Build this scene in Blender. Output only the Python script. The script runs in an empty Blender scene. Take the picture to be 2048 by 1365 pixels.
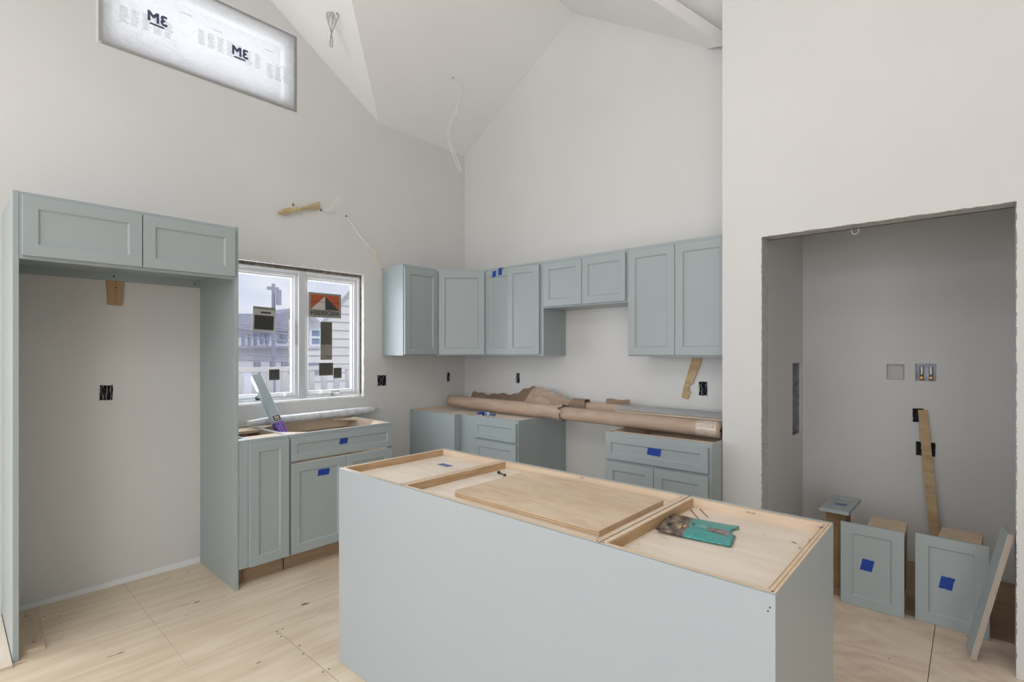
import bpy, bmesh, math, random
from mathutils import Vector, Matrix, noise
from mathutils.geometry import tessellate_polygon
random.seed(7)
IN = 0.0254                     # everything below is measured in inches
scene = bpy.context.scene
COL = scene.collection

# ------------------------------------------------------------------ camera
CX, CY, CH, YAW, FPX, HY = 150.539, -139.38, 55.213, 0.732, 1024.106, 704.18
cam_d = bpy.data.cameras.new('camera')
cam_d.sensor_width = 36.0
cam_d.lens = 36.0 * FPX / 2048
cam_d.shift_y = (HY - 682.5) / 2048
cam_d.clip_start = 0.02
cam_d.clip_end = 500
cam = bpy.data.objects.new('camera', cam_d)
cam.location = (CX * IN, CY * IN, CH * IN)
cam.rotation_euler = (math.pi / 2, 0, YAW)
COL.objects.link(cam)
scene.camera = cam
scene.view_settings.view_transform = 'Standard'
scene.view_settings.look = 'None'
scene.view_settings.exposure = 0.0
scene.view_settings.gamma = 1.0
scene.view_settings.use_curve_mapping = False

# ------------------------------------------------------------------ sky
world = bpy.data.worlds.new('sky')
scene.world = world
world.use_nodes = True
wn = world.node_tree
for n in list(wn.nodes): wn.nodes.remove(n)
wo = wn.nodes.new('ShaderNodeOutputWorld'); wb = wn.nodes.new('ShaderNodeBackground')
tc = wn.nodes.new('ShaderNodeTexCoord'); nz = wn.nodes.new('ShaderNodeTexNoise'); cr = wn.nodes.new('ShaderNodeValToRGB')
mp = wn.nodes.new('ShaderNodeMapping'); mp.inputs['Scale'].default_value = (1, 1, 2.6)
nz.inputs['Scale'].default_value = 3.2; nz.inputs['Detail'].default_value = 6; nz.inputs['Roughness'].default_value = 0.55
cr.color_ramp.elements[0].position = 0.36; cr.color_ramp.elements[0].color = (0.50, 0.63, 0.90, 1)
cr.color_ramp.elements[1].position = 0.62; cr.color_ramp.elements[1].color = (0.90, 0.93, 1.0, 1)
wn.links.new(tc.outputs['Generated'], mp.inputs['Vector']); wn.links.new(mp.outputs['Vector'], nz.inputs['Vector'])
wn.links.new(nz.outputs['Fac'], cr.inputs['Fac']); wn.links.new(cr.outputs['Color'], wb.inputs['Color'])
wb.inputs['Strength'].default_value = 0.95
wn.links.new(wb.outputs['Background'], wo.inputs['Surface'])

# ------------------------------------------------------------------ daylight
sd = bpy.data.lights.new('sun', 'SUN'); sd.energy = 1.3; sd.angle = math.radians(3); sd.color = (1, .96, .9)
so = bpy.data.objects.new('sun', sd); so.rotation_euler = (math.radians(38), 0, math.radians(100)); COL.objects.link(so)

def lighting(name, loc, direction, w, h, power, color=(1, 0.99, 0.97)):
    l = bpy.data.lights.new(name, 'AREA'); l.shape = 'RECTANGLE'; l.size = w * IN; l.size_y = h * IN
    l.energy = power; l.color = color
    o = bpy.data.objects.new(name, l); o.location = Vector(loc) * IN
    o.rotation_euler = Vector(direction).to_track_quat('-Z', 'Y').to_euler()
    COL.objects.link(o)
lighting('daylight_rear_window', (95, -261, 62), (0, 1, 0.12), 150, 92, 25)
lighting('daylight_patio_door', (2, -195, 42), (1, 0.55, 0), 66, 78, 24)
lighting('daylight_rear_window_right', (225, -261, 62), (-0.05, 1, 0.12), 90, 92, 64)
lighting('added_ceiling_fill', (105, -195, 92), (0, 0.15, 1), 16, 16, 66, (1, 1, 1))  # added upward fill that brightens the ceilings, not a lamp of the room
lighting('daylight_kitchen_window', (-7, -67, 60), (1, 0, -0.12), 42, 40, 30, (.93, .96, 1))
lighting('daylight_gable_window', (-7, -92, 138), (1, 0, -0.3), 44, 20, 8, (.95, .97, 1))

# ------------------------------------------------------------------ helpers
def at(u, v, axis, val):
    """point where the sight line of photo pixel (u, v) meets a real plane (a measuring tool)"""
    s, c = math.sin(YAW), math.cos(YAW)
    r = (u - 1024) / FPX
    D = Vector((-s + r * c, c + r * s, -(v - HY) / FPX))
    C = Vector((CX, CY, CH)); k = 'xyz'.index(axis)
    return C + D * ((val - C[k]) / D[k])

ORG = {}
def link(o): COL.objects.link(o); return o
def setp(o, label=None, cat=None, group=None, kind=None):
    if label: o['label'] = label
    if cat: o['category'] = cat
    if group: o['group'] = group
    if kind: o['kind'] = kind
    return o
def thing(name, label, cat, loc, group=None):
    o = link(bpy.data.objects.new(name, None))
    o.empty_display_size = 0.05
    o.location = Vector(loc) * IN
    ORG[o.name] = Vector(loc)
    return setp(o, label, cat, group)
def obj(name, bm, mat, parent=None, origin=None, smooth=False, **kw):
    org = ORG[parent.name] if parent else Vector(origin if origin else (0, 0, 0))
    bmesh.ops.recalc_face_normals(bm, faces=bm.faces)
    for v in bm.verts: v.co = (v.co - org) * IN
    me = bpy.data.meshes.new(name); bm.to_mesh(me); bm.free()
    if smooth:
        for p in me.polygons: p.use_smooth = True
    mats = mat if isinstance(mat, (list, tuple)) else [mat]
    for m in mats: me.materials.append(m)
    o = link(bpy.data.objects.new(name, me))
    if parent: o.parent = parent
    else: o.location = org * IN
    ORG[o.name] = org
    return setp(o, **kw)
def BM(): return bmesh.new()

class Fr:
    """local frame: point (u, v, n) -> O + u U + v V + n N"""
    def __init__(s, O, U=(1, 0, 0), V=(0, 0, 1), N=(0, -1, 0)):
        s.O = Vector(O); s.U = Vector(U).normalized(); s.V = Vector(V).normalized(); s.N = Vector(N).normalized()
    def __call__(s, u, v, n=0): return s.O + s.U * u + s.V * v + s.N * n
WORLD = Fr((0, 0, 0), (1, 0, 0), (0, 1, 0), (0, 0, 1))

def hexa(bm, P):
    vs = [bm.verts.new(p) for p in P]
    for f in ((0,3,2,1),(4,5,6,7),(0,1,5,4),(1,2,6,5),(2,3,7,6),(3,0,4,7)):
        bm.faces.new([vs[i] for i in f])
    return vs
def fbox(bm, F, u0, u1, v0, v1, n0, n1, bev=0):
    vs = hexa(bm, [F(u0,v0,n0),F(u1,v0,n0),F(u1,v1,n0),F(u0,v1,n0),F(u0,v0,n1),F(u1,v0,n1),F(u1,v1,n1),F(u0,v1,n1)])
    if bev:
        es = {e for v in vs for e in v.link_edges}
        bmesh.ops.bevel(bm, geom=list(es), offset=bev, segments=1, affect='EDGES')
def box(bm, x0, x1, y0, y1, z0, z1, bev=0): fbox(bm, WORLD, x0, x1, y0, y1, z0, z1, bev)
def boxobj(name, b, mat, parent=None, bev=0, **kw):
    bm = BM(); box(bm, *b, bev)
    if not parent and 'origin' not in kw: kw['origin'] = ((b[0]+b[1])/2, (b[2]+b[3])/2, b[4])
    return obj(name, bm, mat, parent, **kw)

def prism(bm, loop, F, n0, n1, holes=()):
    """flat outline (with holes) in frame F, given thickness n0..n1"""
    loops = [loop] + list(holes)
    flat = [p for l in loops for p in l]
    tris = tessellate_polygon([[Vector((p[0], p[1], 0)) for p in l] for l in loops])
    A = [bm.verts.new(F(p[0], p[1], n0)) for p in flat]; B = [bm.verts.new(F(p[0], p[1], n1)) for p in flat]
    for t in tris:
        try: bm.faces.new([A[i] for i in t]); bm.faces.new([B[i] for i in reversed(t)])
        except ValueError: pass
    k = 0
    for l in loops:
        n = len(l)
        for i in range(n):
            a, b = k + i, k + (i + 1) % n
            try: bm.faces.new([A[a], A[b], B[b], B[a]])
            except ValueError: pass
        k += n
def rect(u0, u1, v0, v1): return [(u0, v0), (u1, v0), (u1, v1), (u0, v1)]
def rag(loop, amp, step, seed=1):
    rnd = random.Random(seed); out = []
    for i in range(len(loop)):
        a, b = loop[i], loop[(i + 1) % len(loop)]
        L = math.hypot(b[0]-a[0], b[1]-a[1]); n = max(1, int(L / step))
        for j in range(n):
            t = j / n; w = 0 if j == 0 else 1
            px, py = a[0] + (b[0]-a[0])*t, a[1] + (b[1]-a[1])*t
            nx, ny = -(b[1]-a[1])/L, (b[0]-a[0])/L
            k = rnd.uniform(-amp, amp) * w
            out.append((px + nx*k, py + ny*k))
    return out
def octo(cu, cv, r, n=10): return [(cu + r*math.cos(2*math.pi*i/n), cv + r*math.sin(2*math.pi*i/n)) for i in range(n)]

def spline(pts, n=8):
    pts = [Vector(p) for p in pts]; out = []
    P = [pts[0]*2 - pts[1]] + pts + [pts[-1]*2 - pts[-2]]
    for i in range(1, len(P) - 2):
        p0, p1, p2, p3 = P[i-1], P[i], P[i+1], P[i+2]
        for j in range(n):
            t = j / n
            out.append(0.5*((2*p1) + (-p0+p2)*t + (2*p0-5*p1+4*p2-p3)*t*t + (-p0+3*p1-3*p2+p3)*t**3))
    out.append(pts[-1]); return out
def tube(bm, pts, r, seg=8, cap=True, flat=1.0):
    """swept round (or flattened) tube; r number or list"""
    rings = []; up = Vector((0, 0, 1)); prev = None
    for i, p in enumerate(pts):
        p = Vector(p)
        d = (Vector(pts[min(i+1, len(pts)-1)]) - Vector(pts[max(i-1, 0)]))
        if d.length < 1e-6: d = Vector((0, 0, 1))
        d.normalize()
        if prev is None:
            a = d.cross(up)
            if a.length < 1e-3: a = d.cross(Vector((1, 0, 0)))
        else: a = prev - d * prev.dot(d)
        a.normalize(); prev = a; b = d.cross(a)
        rr = r[i] if isinstance(r, (list, tuple)) else r
        rings.append([bm.verts.new(p + a*rr*math.cos(2*math.pi*k/seg) + b*rr*flat*math.sin(2*math.pi*k/seg)) for k in range(seg)])
    for i in range(len(rings)-1):
        for k in range(seg):
            bm.faces.new([rings[i][k], rings[i][(k+1)%seg], rings[i+1][(k+1)%seg], rings[i+1][k]])
    if cap:
        bm.faces.new(rings[0][::-1]); bm.faces.new(rings[-1])

def sheet(bm, f, nu, nv, th):
    """thick curved sheet from f(s,t)->Vector"""
    g = [[Vector(f(i/nu, j/nv)) for j in range(nv+1)] for i in range(nu+1)]
    def nrm(i, j):
        a = g[min(i+1, nu)][j] - g[max(i-1, 0)][j]; b = g[i][min(j+1, nv)] - g[i][max(j-1, 0)]
        c = a.cross(b); return c.normalized() if c.length > 1e-9 else Vector((0, 0, 1))
    A = [[bm.verts.new(g[i][j]) for j in range(nv+1)] for i in range(nu+1)]
    B = [[bm.verts.new(g[i][j] + nrm(i, j)*th) for j in range(nv+1)] for i in range(nu+1)]
    for i in range(nu):
        for j in range(nv):
            bm.faces.new([A[i][j], A[i+1][j], A[i+1][j+1], A[i][j+1]])
            bm.faces.new([B[i][j], B[i][j+1], B[i+1][j+1], B[i+1][j]])
    for i in range(nu):
        bm.faces.new([A[i][0], B[i][0], B[i+1][0], A[i+1][0]]); bm.faces.new([A[i][nv], A[i+1][nv], B[i+1][nv], B[i][nv]])
    for j in range(nv):
        bm.faces.new([A[0][j], A[0][j+1], B[0][j+1], B[0][j]]); bm.faces.new([A[nu][j], B[nu][j], B[nu][j+1], A[nu][j+1]])

def lettering(txt, F, size, mirror=False, n=0.0, depth=0.012, align='CENTER', bold=0.0):
    cu = bpy.data.curves.new('t', 'FONT'); cu.body = txt; cu.size = size; cu.align_x = align; cu.align_y = 'CENTER'; 
    cu.resolution_u = 4; cu.offset = 0
    o = bpy.data.objects.new('t', cu); COL.objects.link(o)
    dg = bpy.context.evaluated_depsgraph_get()
    me = bpy.data.meshes.new_from_object(o.evaluated_get(dg))
    bm = BM(); bm.from_mesh(me)
    if bold:
        for dx, dy in ((bold, 0), (0, bold), (bold, bold)):
            n0 = len(bm.verts); bm.from_mesh(me); bm.verts.ensure_lookup_table()
            for v in bm.verts[n0:]: v.co.x += dx; v.co.y += dy; v.co.z += .002*(1 + (dx > 0) + 2*(dy > 0))
    bpy.data.objects.remove(o); bpy.data.curves.remove(cu); bpy.data.meshes.remove(me)
    r = bmesh.ops.extrude_face_region(bm, geom=list(bm.faces))
    for e in r['geom']:
        if isinstance(e, bmesh.types.BMVert): e.co.z += depth
    for v in bm.verts:
        x = -v.co.x if mirror else v.co.x
        v.co = F(x, v.co.y, n + v.co.z)
    return bm

# ------------------------------------------------------------------ materials
def srgb(r, g, b):
    f = lambda c: (c/255/12.92) if c/255 <= .04045 else ((c/255+.055)/1.055)**2.4
    return (f(r), f(g), f(b), 1)
def mat(name, c, rough=0.5, var=0.0, vscale=3.0, bump=0.0, bscale=200.0, metal=0.0, spec=0.5, stretch=(1,1,1), c2=None, coat=0, lo=.35, hi=.65, detail=3):
    m = bpy.data.materials.new(name); m.use_nodes = True
    nt = m.node_tree; b = nt.nodes['Principled BSDF']
    b.inputs['Base Color'].default_value = c; b.inputs['Roughness'].default_value = rough
    b.inputs['Metallic'].default_value = metal; b.inputs['Specular IOR Level'].default_value = spec
    if coat: b.inputs['Coat Weight'].default_value = coat
    tcn = nt.nodes.new('ShaderNodeTexCoord')
    if var or c2:
        mpn = nt.nodes.new('ShaderNodeMapping'); mpn.inputs['Scale'].default_value = stretch
        n = nt.nodes.new('ShaderNodeTexNoise'); n.inputs['Scale'].default_value = vscale; n.inputs['Detail'].default_value = detail
        r = nt.nodes.new('ShaderNodeValToRGB'); r.color_ramp.elements[0].position = lo; r.color_ramp.elements[1].position = hi
        d = c2 if c2 else tuple(x*(1-var) for x in c[:3]) + (1,)
        r.color_ramp.elements[0].color = d; r.color_ramp.elements[1].color = c
        nt.links.new(tcn.outputs['Object'], mpn.inputs['Vector']); nt.links.new(mpn.outputs['Vector'], n.inputs['Vector'])
        nt.links.new(n.outputs['Fac'], r.inputs['Fac']); nt.links.new(r.outputs['Color'], b.inputs['Base Color'])
    if bump:
        n2 = nt.nodes.new('ShaderNodeTexNoise'); n2.inputs['Scale'].default_value = bscale; n2.inputs['Detail'].default_value = 2
        bp = nt.nodes.new('ShaderNodeBump'); bp.inputs['Strength'].default_value = bump; bp.inputs['Distance'].default_value = 0.002
        nt.links.new(tcn.outputs['Object'], n2.inputs['Vector']); nt.links.new(n2.outputs['Fac'], bp.inputs['Height'])
        nt.links.new(bp.outputs['Normal'], b.inputs['Normal'])
    return m

def wood(name, c, c2, stretch=(14, 1.2, 14), rough=.6, scale=3.0, swirl=0.0, knots=False, spot=(.16,.10,.06,1)):
    """wood or plywood: fine grain streaks, a broad tone change and (knots) small dark marks"""
    m = bpy.data.materials.new(name); m.use_nodes = True; nt = m.node_tree; L = nt.links; N = nt.nodes
    b = N['Principled BSDF']; b.inputs['Roughness'].default_value = rough; b.inputs['Specular IOR Level'].default_value = .25
    tcn = N.new('ShaderNodeTexCoord'); mpn = N.new('ShaderNodeMapping'); mpn.inputs['Scale'].default_value = stretch
    L.new(tcn.outputs['Object'], mpn.inputs['Vector'])
    n1 = N.new('ShaderNodeTexNoise'); n1.inputs['Scale'].default_value = scale; n1.inputs['Detail'].default_value = 5; n1.inputs['Distortion'].default_value = swirl
    L.new(mpn.outputs['Vector'], n1.inputs['Vector'])
    r1 = N.new('ShaderNodeValToRGB'); r1.color_ramp.elements[0].position = .36; r1.color_ramp.elements[1].position = .62
    r1.color_ramp.elements[0].color = c2; r1.color_ramp.elements[1].color = c
    L.new(n1.outputs['Fac'], r1.inputs['Fac'])
    n2 = N.new('ShaderNodeTexNoise'); n2.inputs['Scale'].default_value = 2.2; L.new(tcn.outputs['Object'], n2.inputs['Vector'])
    mx = N.new('ShaderNodeMix'); mx.data_type = 'RGBA'; mx.blend_type = 'MULTIPLY'
    r2 = N.new('ShaderNodeValToRGB'); r2.color_ramp.elements[0].position = .35; r2.color_ramp.elements[1].position = .65
    r2.color_ramp.elements[0].color = (.86, .84, .82, 1); r2.color_ramp.elements[1].color = (1, 1, 1, 1)
    L.new(n2.outputs['Fac'], r2.inputs['Fac']); mx.inputs['Factor'].default_value = .8
    L.new(r1.outputs['Color'], mx.inputs[6]); L.new(r2.outputs['Color'], mx.inputs[7])
    last = mx.outputs[2]
    if knots:
        mp3 = N.new('ShaderNodeMapping'); mp3.inputs['Scale'].default_value = knots; L.new(tcn.outputs['Object'], mp3.inputs['Vector'])
        n3 = N.new('ShaderNodeTexNoise'); n3.inputs['Scale'].default_value = 3.1; n3.inputs['Detail'].default_value = 2; L.new(mp3.outputs['Vector'], n3.inputs['Vector'])
        r3 = N.new('ShaderNodeValToRGB'); r3.color_ramp.elements[0].position = .735; r3.color_ramp.elements[1].position = .77
        L.new(n3.outputs['Fac'], r3.inputs['Fac'])
        m3 = N.new('ShaderNodeMix'); m3.data_type = 'RGBA'; L.new(r3.outputs['Color'], m3.inputs['Factor'])
        L.new(last, m3.inputs[6]); m3.inputs[7].default_value = spot; last = m3.outputs[2]
    L.new(last, b.inputs['Base Color'])
    bp = N.new('ShaderNodeBump'); bp.inputs['Strength'].default_value = .15; bp.inputs['Distance'].default_value = .002
    L.new(n1.outputs['Fac'], bp.inputs['Height']); L.new(bp.outputs['Normal'], b.inputs['Normal'])
    return m

M_WALL = mat('painted_drywall', (.755, .75, .735, 1), .75, var=.04, vscale=1.3, bump=.12, bscale=260, spec=.25)
M_CLOSET = M_WALL
M_CEIL = mat('ceiling_paint', (.89, .885, .87, 1), .8, var=.02, vscale=1.5, spec=.2)
M_RAW = mat('raw_gypsum_edge', (.60, .60, .59, 1), .9, c2=(.50, .50, .49, 1), vscale=25, bump=.5, bscale=120)
M_RAWW = mat('white_joint_compound', (.86, .85, .83, 1), .85, c2=(.70, .68, .65, 1), vscale=25, bump=.4, bscale=90)
M_CAB = mat('blue_grey_cabinet_paint', (.395, .45, .458, 1), .32, var=.015, vscale=2, bump=.02, bscale=300, spec=.45)
M_CABIN = mat('cabinet_underside_grey', (.36, .40, .41, 1), .45)
M_GAP = mat('dark_gap', (.03, .035, .04, 1), .8)
M_PLY = wood('birch_plywood_interior', (.74, .60, .46, 1), (.66, .51, .38, 1), stretch=(3, 22, 22), scale=2.2)
M_PLYX = wood('birch_plywood_pale', (.92, .83, .73, 1), (.86, .76, .65, 1), stretch=(2.5, 14, 14), scale=2.0, knots=(3, 12, 8), spot=(.55, .42, .30, 1))
M_EDGE = wood('plywood_edge_wood', (.62, .43, .26, 1), (.52, .34, .19, 1), stretch=(12, 3, 30), scale=3)
M_PALE = wood('maple_rail_wood', (.82, .68, .52, 1), (.76, .60, .44, 1), stretch=(2, 20, 30), scale=2)
M_BOARD = wood('loose_board_wood', (.78, .63, .47, 1), (.69, .53, .37, 1), stretch=(3, 9, 9), scale=2.0, swirl=1.2)
M_FLOOR = wood('subfloor_plywood', (.85, .735, .58, 1), (.77, .64, .48, 1), stretch=(9, .9, 9), scale=2.4, swirl=.7, knots=(9, 1.6, 4), spot=(.17, .10, .06, 1))
M_FLOORR = wood('subfloor_plywood_swirled', (.87, .735, .60, 1), (.76, .605, .475, 1), stretch=(1.6, 2.6, 2), scale=2.0, swirl=3.0, knots=(6, 6, 4), spot=(.30, .19, .12, 1))
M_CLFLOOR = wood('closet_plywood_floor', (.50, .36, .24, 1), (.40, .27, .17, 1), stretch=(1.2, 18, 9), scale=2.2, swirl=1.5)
M_GREYPLY = mat('greyed_ply_edge', (.50, .46, .42, 1), .7)
M_KICK = wood('toe_kick_wood', (.46, .33, .22, 1), (.38, .26, .17, 1), stretch=(8, 1.5, 20), scale=2)
M_SHIM = wood('pine_block_wood', (.54, .36, .21, 1), (.44, .28, .15, 1), stretch=(16, 16, 1.2), scale=3)
M_STRIP = wood('pine_strip_wood', (.66, .50, .30, 1), (.54, .37, .20, 1), stretch=(2, 2, 9), scale=2.5, swirl=1)
M_TAPE = mat('blue_painters_tape', (.008, .058, .37, 1), .6, c2=(.006, .045, .30, 1), vscale=30, bump=.3, bscale=60)
M_TAPEL = mat('blue_painters_tape_sheen', (.13, .18, .36, 1), .45, bump=.2, bscale=60)
M_TAPEW = mat('torn_pale_tape', (.62, .70, .82, 1), .5)
M_KRAFT = mat('kraft_paper', (.56, .415, .315, 1), .62, c2=(.47, .34, .255, 1), vscale=5, stretch=(1, 4, 4), bump=.3, bscale=30, spec=.35)
M_KRAFTD = mat('kraft_paper_inside', (.34, .24, .17, 1), .8, c2=(.26, .18, .125, 1), vscale=6, bump=.4, bscale=40)
M_CARD = mat('corrugated_cardboard', (.36, .235, .13, 1), .75, c2=(.30, .19, .10, 1), vscale=9, bump=.2, bscale=80)
M_CORK = mat('orange_cardboard', (.42, .13, .035, 1), .7)
M_CLEAR = mat('clear_packing_tape', (.56, .44, .35, 1), .12, c2=(.66, .56, .48, 1), vscale=60, bump=.8, bscale=110, coat=.6, lo=.52, hi=.6)
M_SILVER = mat('silver_metal_trim', (.72, .74, .76, 1), .3, metal=.7, c2=(.5, .52, .55, 1), vscale=10, bump=.4, bscale=40)
M_WRAP = mat('crinkled_plastic_wrap', (.80, .83, .85, 1), .22, c2=(.66, .68, .69, 1), vscale=22, bump=.9, bscale=45, spec=.8, lo=.4, hi=.55)
M_WHITE = mat('white_vinyl', (.84, .85, .86, 1), .35, var=.03)
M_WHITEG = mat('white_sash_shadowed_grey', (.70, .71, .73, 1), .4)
M_HARD = mat('window_hardware_nickel', (.5, .5, .48, 1), .35, metal=.6)
M_BLACK = mat('black_plastic', (.012, .012, .014, 1), .45, c2=(.05, .05, .05, 1), vscale=60)
M_BOXB = mat('electrical_box_blue_black', (.02, .025, .05, 1), .5)
M_NAVY = mat('navy_electrical_box', (.02, .035, .12, 1), .5)
M_WIREW = mat('white_cable_jacket', (.82, .80, .76, 1), .4)
M_WIREG = mat('grey_wire', (.34, .33, .33, 1), .5)
M_WIREY = mat('yellow_cable_jacket', (.74, .60, .34, 1), .45)
M_WIREYD = mat('yellow_cable_jacket_darker', (.56, .44, .22, 1), .45)  # darker yellow for alternate loops, keeps the bundle from looking solid
M_BRASS = mat('brass_valve', (.45, .25, .08, 1), .3, metal=.9)
M_CHROME = mat('braided_steel', (.7, .7, .7, 1), .2, metal=.95, bump=.6, bscale=400)
M_STEEL = mat('galvanised_box_grey', (.42, .43, .47, 1), .35, metal=.4, c2=(.25, .26, .3, 1), vscale=15)
M_ORANGE = mat('orange_print', (.42, .085, .022, 1), .5)
M_DPRINT = mat('dark_print', (.045, .045, .045, 1), .5)
M_STICK = mat('translucent_grey_sticker', (.30, .28, .25, 1), .6, c2=(.25, .23, .2, 1), vscale=20)
M_STICKD = mat('dark_olive_sticker', (.13, .12, .095, 1), .6, c2=(.10, .09, .07, 1), vscale=50)
M_STICKL = mat('pale_sticker_border', (.56, .54, .50, 1), .6)
M_SCREW = mat('dark_screw_steel', (.03, .03, .03, 1), .35, metal=.6)
M_PENCIL = mat('pencil_line', (.12, .10, .10, 1), .8)
M_PENB = mat('blue_ink', (.05, .07, .2, 1), .7)
M_PURPLE = mat('purple_carton_print', (.12, .055, .40, 1), .35, c2=(.28, .12, .50, 1), vscale=14, stretch=(1, 1, 4))
M_SILVC = mat('pale_blue_carton', (.48, .56, .60, 1), .3, var=.08, vscale=8, bump=.3, bscale=30)
M_LAV = mat('lavender_carton_end', (.38, .38, .66, 1), .4)
M_YEL = mat('cream_print', (.8, .72, .55, 1), .5)

# glass that lets the light through
def glass(name, tint=(1, 1, 1, 1), refl=.06):
    m = bpy.data.materials.new(name); m.use_nodes = True; nt = m.node_tree; N = nt.nodes; L = nt.links
    for n in list(N): N.remove(n)
    o = N.new('ShaderNodeOutputMaterial'); t = N.new('ShaderNodeBsdfTransparent'); g = N.new('ShaderNodeBsdfGlossy'); g.inputs['Roughness'].default_value = .02
    t.inputs['Color'].default_value = tint; x = N.new('ShaderNodeMixShader'); x.inputs['Fac'].default_value = refl
    L.new(t.outputs[0], x.inputs[1]); L.new(g.outputs[0], x.inputs[2]); L.new(x.outputs[0], o.inputs['Surface']); return m
M_GLASS = glass('window_glass', (.98, .985, 1, 1))
def film(name, transp, col, bump=.6):
    m = bpy.data.materials.new(name); m.use_nodes = True; nt = m.node_tree; N = nt.nodes; L = nt.links
    for n in list(N): N.remove(n)
    o = N.new('ShaderNodeOutputMaterial'); t = N.new('ShaderNodeBsdfTransparent'); tr = N.new('ShaderNodeBsdfTranslucent'); d = N.new('ShaderNodeBsdfDiffuse')
    g = N.new('ShaderNodeBsdfGlossy'); g.inputs['Roughness'].default_value = .15; g.inputs['Color'].default_value = (.9, .9, .9, 1)
    tr.inputs['Color'].default_value = col; d.inputs['Color'].default_value = col
    a = N.new('ShaderNodeMixShader'); a.inputs['Fac'].default_value = .45; L.new(tr.outputs[0], a.inputs[1]); L.new(d.outputs[0], a.inputs[2])
    c = N.new('ShaderNodeMixShader'); c.inputs['Fac'].default_value = .12; L.new(a.outputs[0], c.inputs[1]); L.new(g.outputs[0], c.inputs[2])
    e = N.new('ShaderNodeMixShader'); e.inputs['Fac'].default_value = transp; L.new(c.outputs[0], e.inputs[1]); L.new(t.outputs[0], e.inputs[2]); L.new(e.outputs[0], o.inputs['Surface'])
    tcn = N.new('ShaderNodeTexCoord'); n2 = N.new('ShaderNodeTexNoise'); n2.inputs['Scale'].default_value = 16; n2.inputs['Detail'].default_value = 4; n2.inputs['Distortion'].default_value = 1.5
    bp = N.new('ShaderNodeBump'); bp.inputs['Strength'].default_value = bump; bp.inputs['Distance'].default_value = .01
    L.new(tcn.outputs['Object'], n2.inputs['Vector']); L.new(n2.outputs['Fac'], bp.inputs['Height'])
    for q in (tr, d, g): L.new(bp.outputs['Normal'], q.inputs['Normal'])
    return m
M_FILM = film('masking_film', .30, (.64, .64, .64, 1), 1.0)
M_FILMT = film('clear_wrap_film', .55, (.9, .92, .95, 1), .9)

# exterior
M_SIDING = mat('cream_siding', (.86, .82, .78, 1), .8, var=.05)
M_SIDING2 = mat('pale_lilac_siding', (.80, .78, .82, 1), .8, var=.05)
M_TRIMX = mat('white_house_trim', (.9, .9, .93, 1), .7)
M_ROOF = mat('grey_lilac_roof', (.42, .42, .52, 1), .9, var=.2, vscale=2)
M_XWIN = mat('far_window_glass', (.30, .35, .48, 1), .25)
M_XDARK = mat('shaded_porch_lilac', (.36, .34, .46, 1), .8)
M_RAIL = mat('cream_rail_paint', (.88, .84, .80, 1), .7)
M_POLE = mat('weathered_pole', (.40, .40, .50, 1), .9)
M_GROUND = mat('outside_ground', (.50, .48, .46, 1), .95, var=.2)

# ------------------------------------------------------------------ floor
floor = boxobj('floor', (-3, 312, -266, 36, -1.6, -0.76), M_GAP, kind='structure')
g = 0.05
sheets = [(0, 48.3, -264, -206.6), (0, 48.3, -206.5, -110.5), (0, 48.3, -110.5, -14.5), (0, 48.3, -14.5, 0),
          (48.3, 96.5, -264, -191), (48.3, 96.5, -191, -95), (48.3, 96.5, -95, 0),
          (96.5, 145, -264, -160), (96.5, 145, -160, -64), (96.5, 145, -64, -4),
          (145, 193, -264, -206), (145, 193, -206, -110), (145, 193, -110, -4), (193, 241, -264, -140), (193, 241, -140, -18), (241, 310, -264, -140), (241, 310, -140, -18)]
for i, (a, b, c, d) in enumerate(sheets):
    gg = g if a > 40 else .02
    bm = BM(); fbox(bm, WORLD, a+gg, b-gg, c+gg, d-gg, -0.75, 0, .03 if a > 40 else .01)
    obj('plywood_sheet', bm, M_FLOORR if (a > 90) else M_FLOOR, floor)
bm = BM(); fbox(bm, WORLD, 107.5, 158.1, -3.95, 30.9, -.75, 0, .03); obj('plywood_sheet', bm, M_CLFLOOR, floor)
# nail heads along the joint
for (u, v) in [(565,1259),(553,1264),(556,1269),(562,1274),(599,1292),(606,1309),(646,1345),(658,1339),(88,1234),(119,1233)]:
    p = at(u, v, 'z', 0); bm = BM(); tube(bm, [(p.x, p.y, 0), (p.x, p.y, .03)], .16, 6)
    obj('nail_head', bm, M_SCREW, floor)

# ------------------------------------------------------------------ walls
RX, RY, RZ, EZ = 52.7, -92.0, 167.0, 133.3
PIT = (RZ - EZ) / RX
FA = Fr((0, 0, 0), (0, 1, 0), (0, 0, 1), (1, 0, 0))        # wall_left: u = y, v = z
FB = Fr((0, 0, 0), (1, 0, 0), (0, 0, 1), (0, -1, 0))       # wall_back: u = x
W1 = (-88.6, -45.6, 40.4, 80.8)
W2 = (-114.2, -69.4, 128.2, 148.6)
cable_holes_A = [at(587, 410, 'x', 0), at(643, 421, 'x', 0), at(693, 433, 'x', 0)]
ebA = [(-115.0, -112.5, 43.9, 47.4, 21), (-40.4, -36.6, 43.6, 47.2, 22), (-9.3, -7.6, 43.6, 47.2, 23)]
outerA = [(6, -1), (6, EZ+3), (-39.7, EZ+3), (RY, RZ+3), (RY*2+39.7, EZ+3), (-266, EZ+3), (-266, -1)]
holesA = [rag(rect(*W1), .12, 1.5, 3), rag(rect(*W2), .1, 2, 4), rect(-230, -160, 0, 82)]
holesA += [rag(rect(a, b, c, d), .16, .5, s) for a, b, c, d, s in ebA]
holesA += [octo(p.y, p.z, .42) for p in cable_holes_A]
bm = BM(); prism(bm, outerA, FA, -.6, 0, holesA)
wall_left = obj('wall_left', bm, M_WALL, kind='structure')
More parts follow.
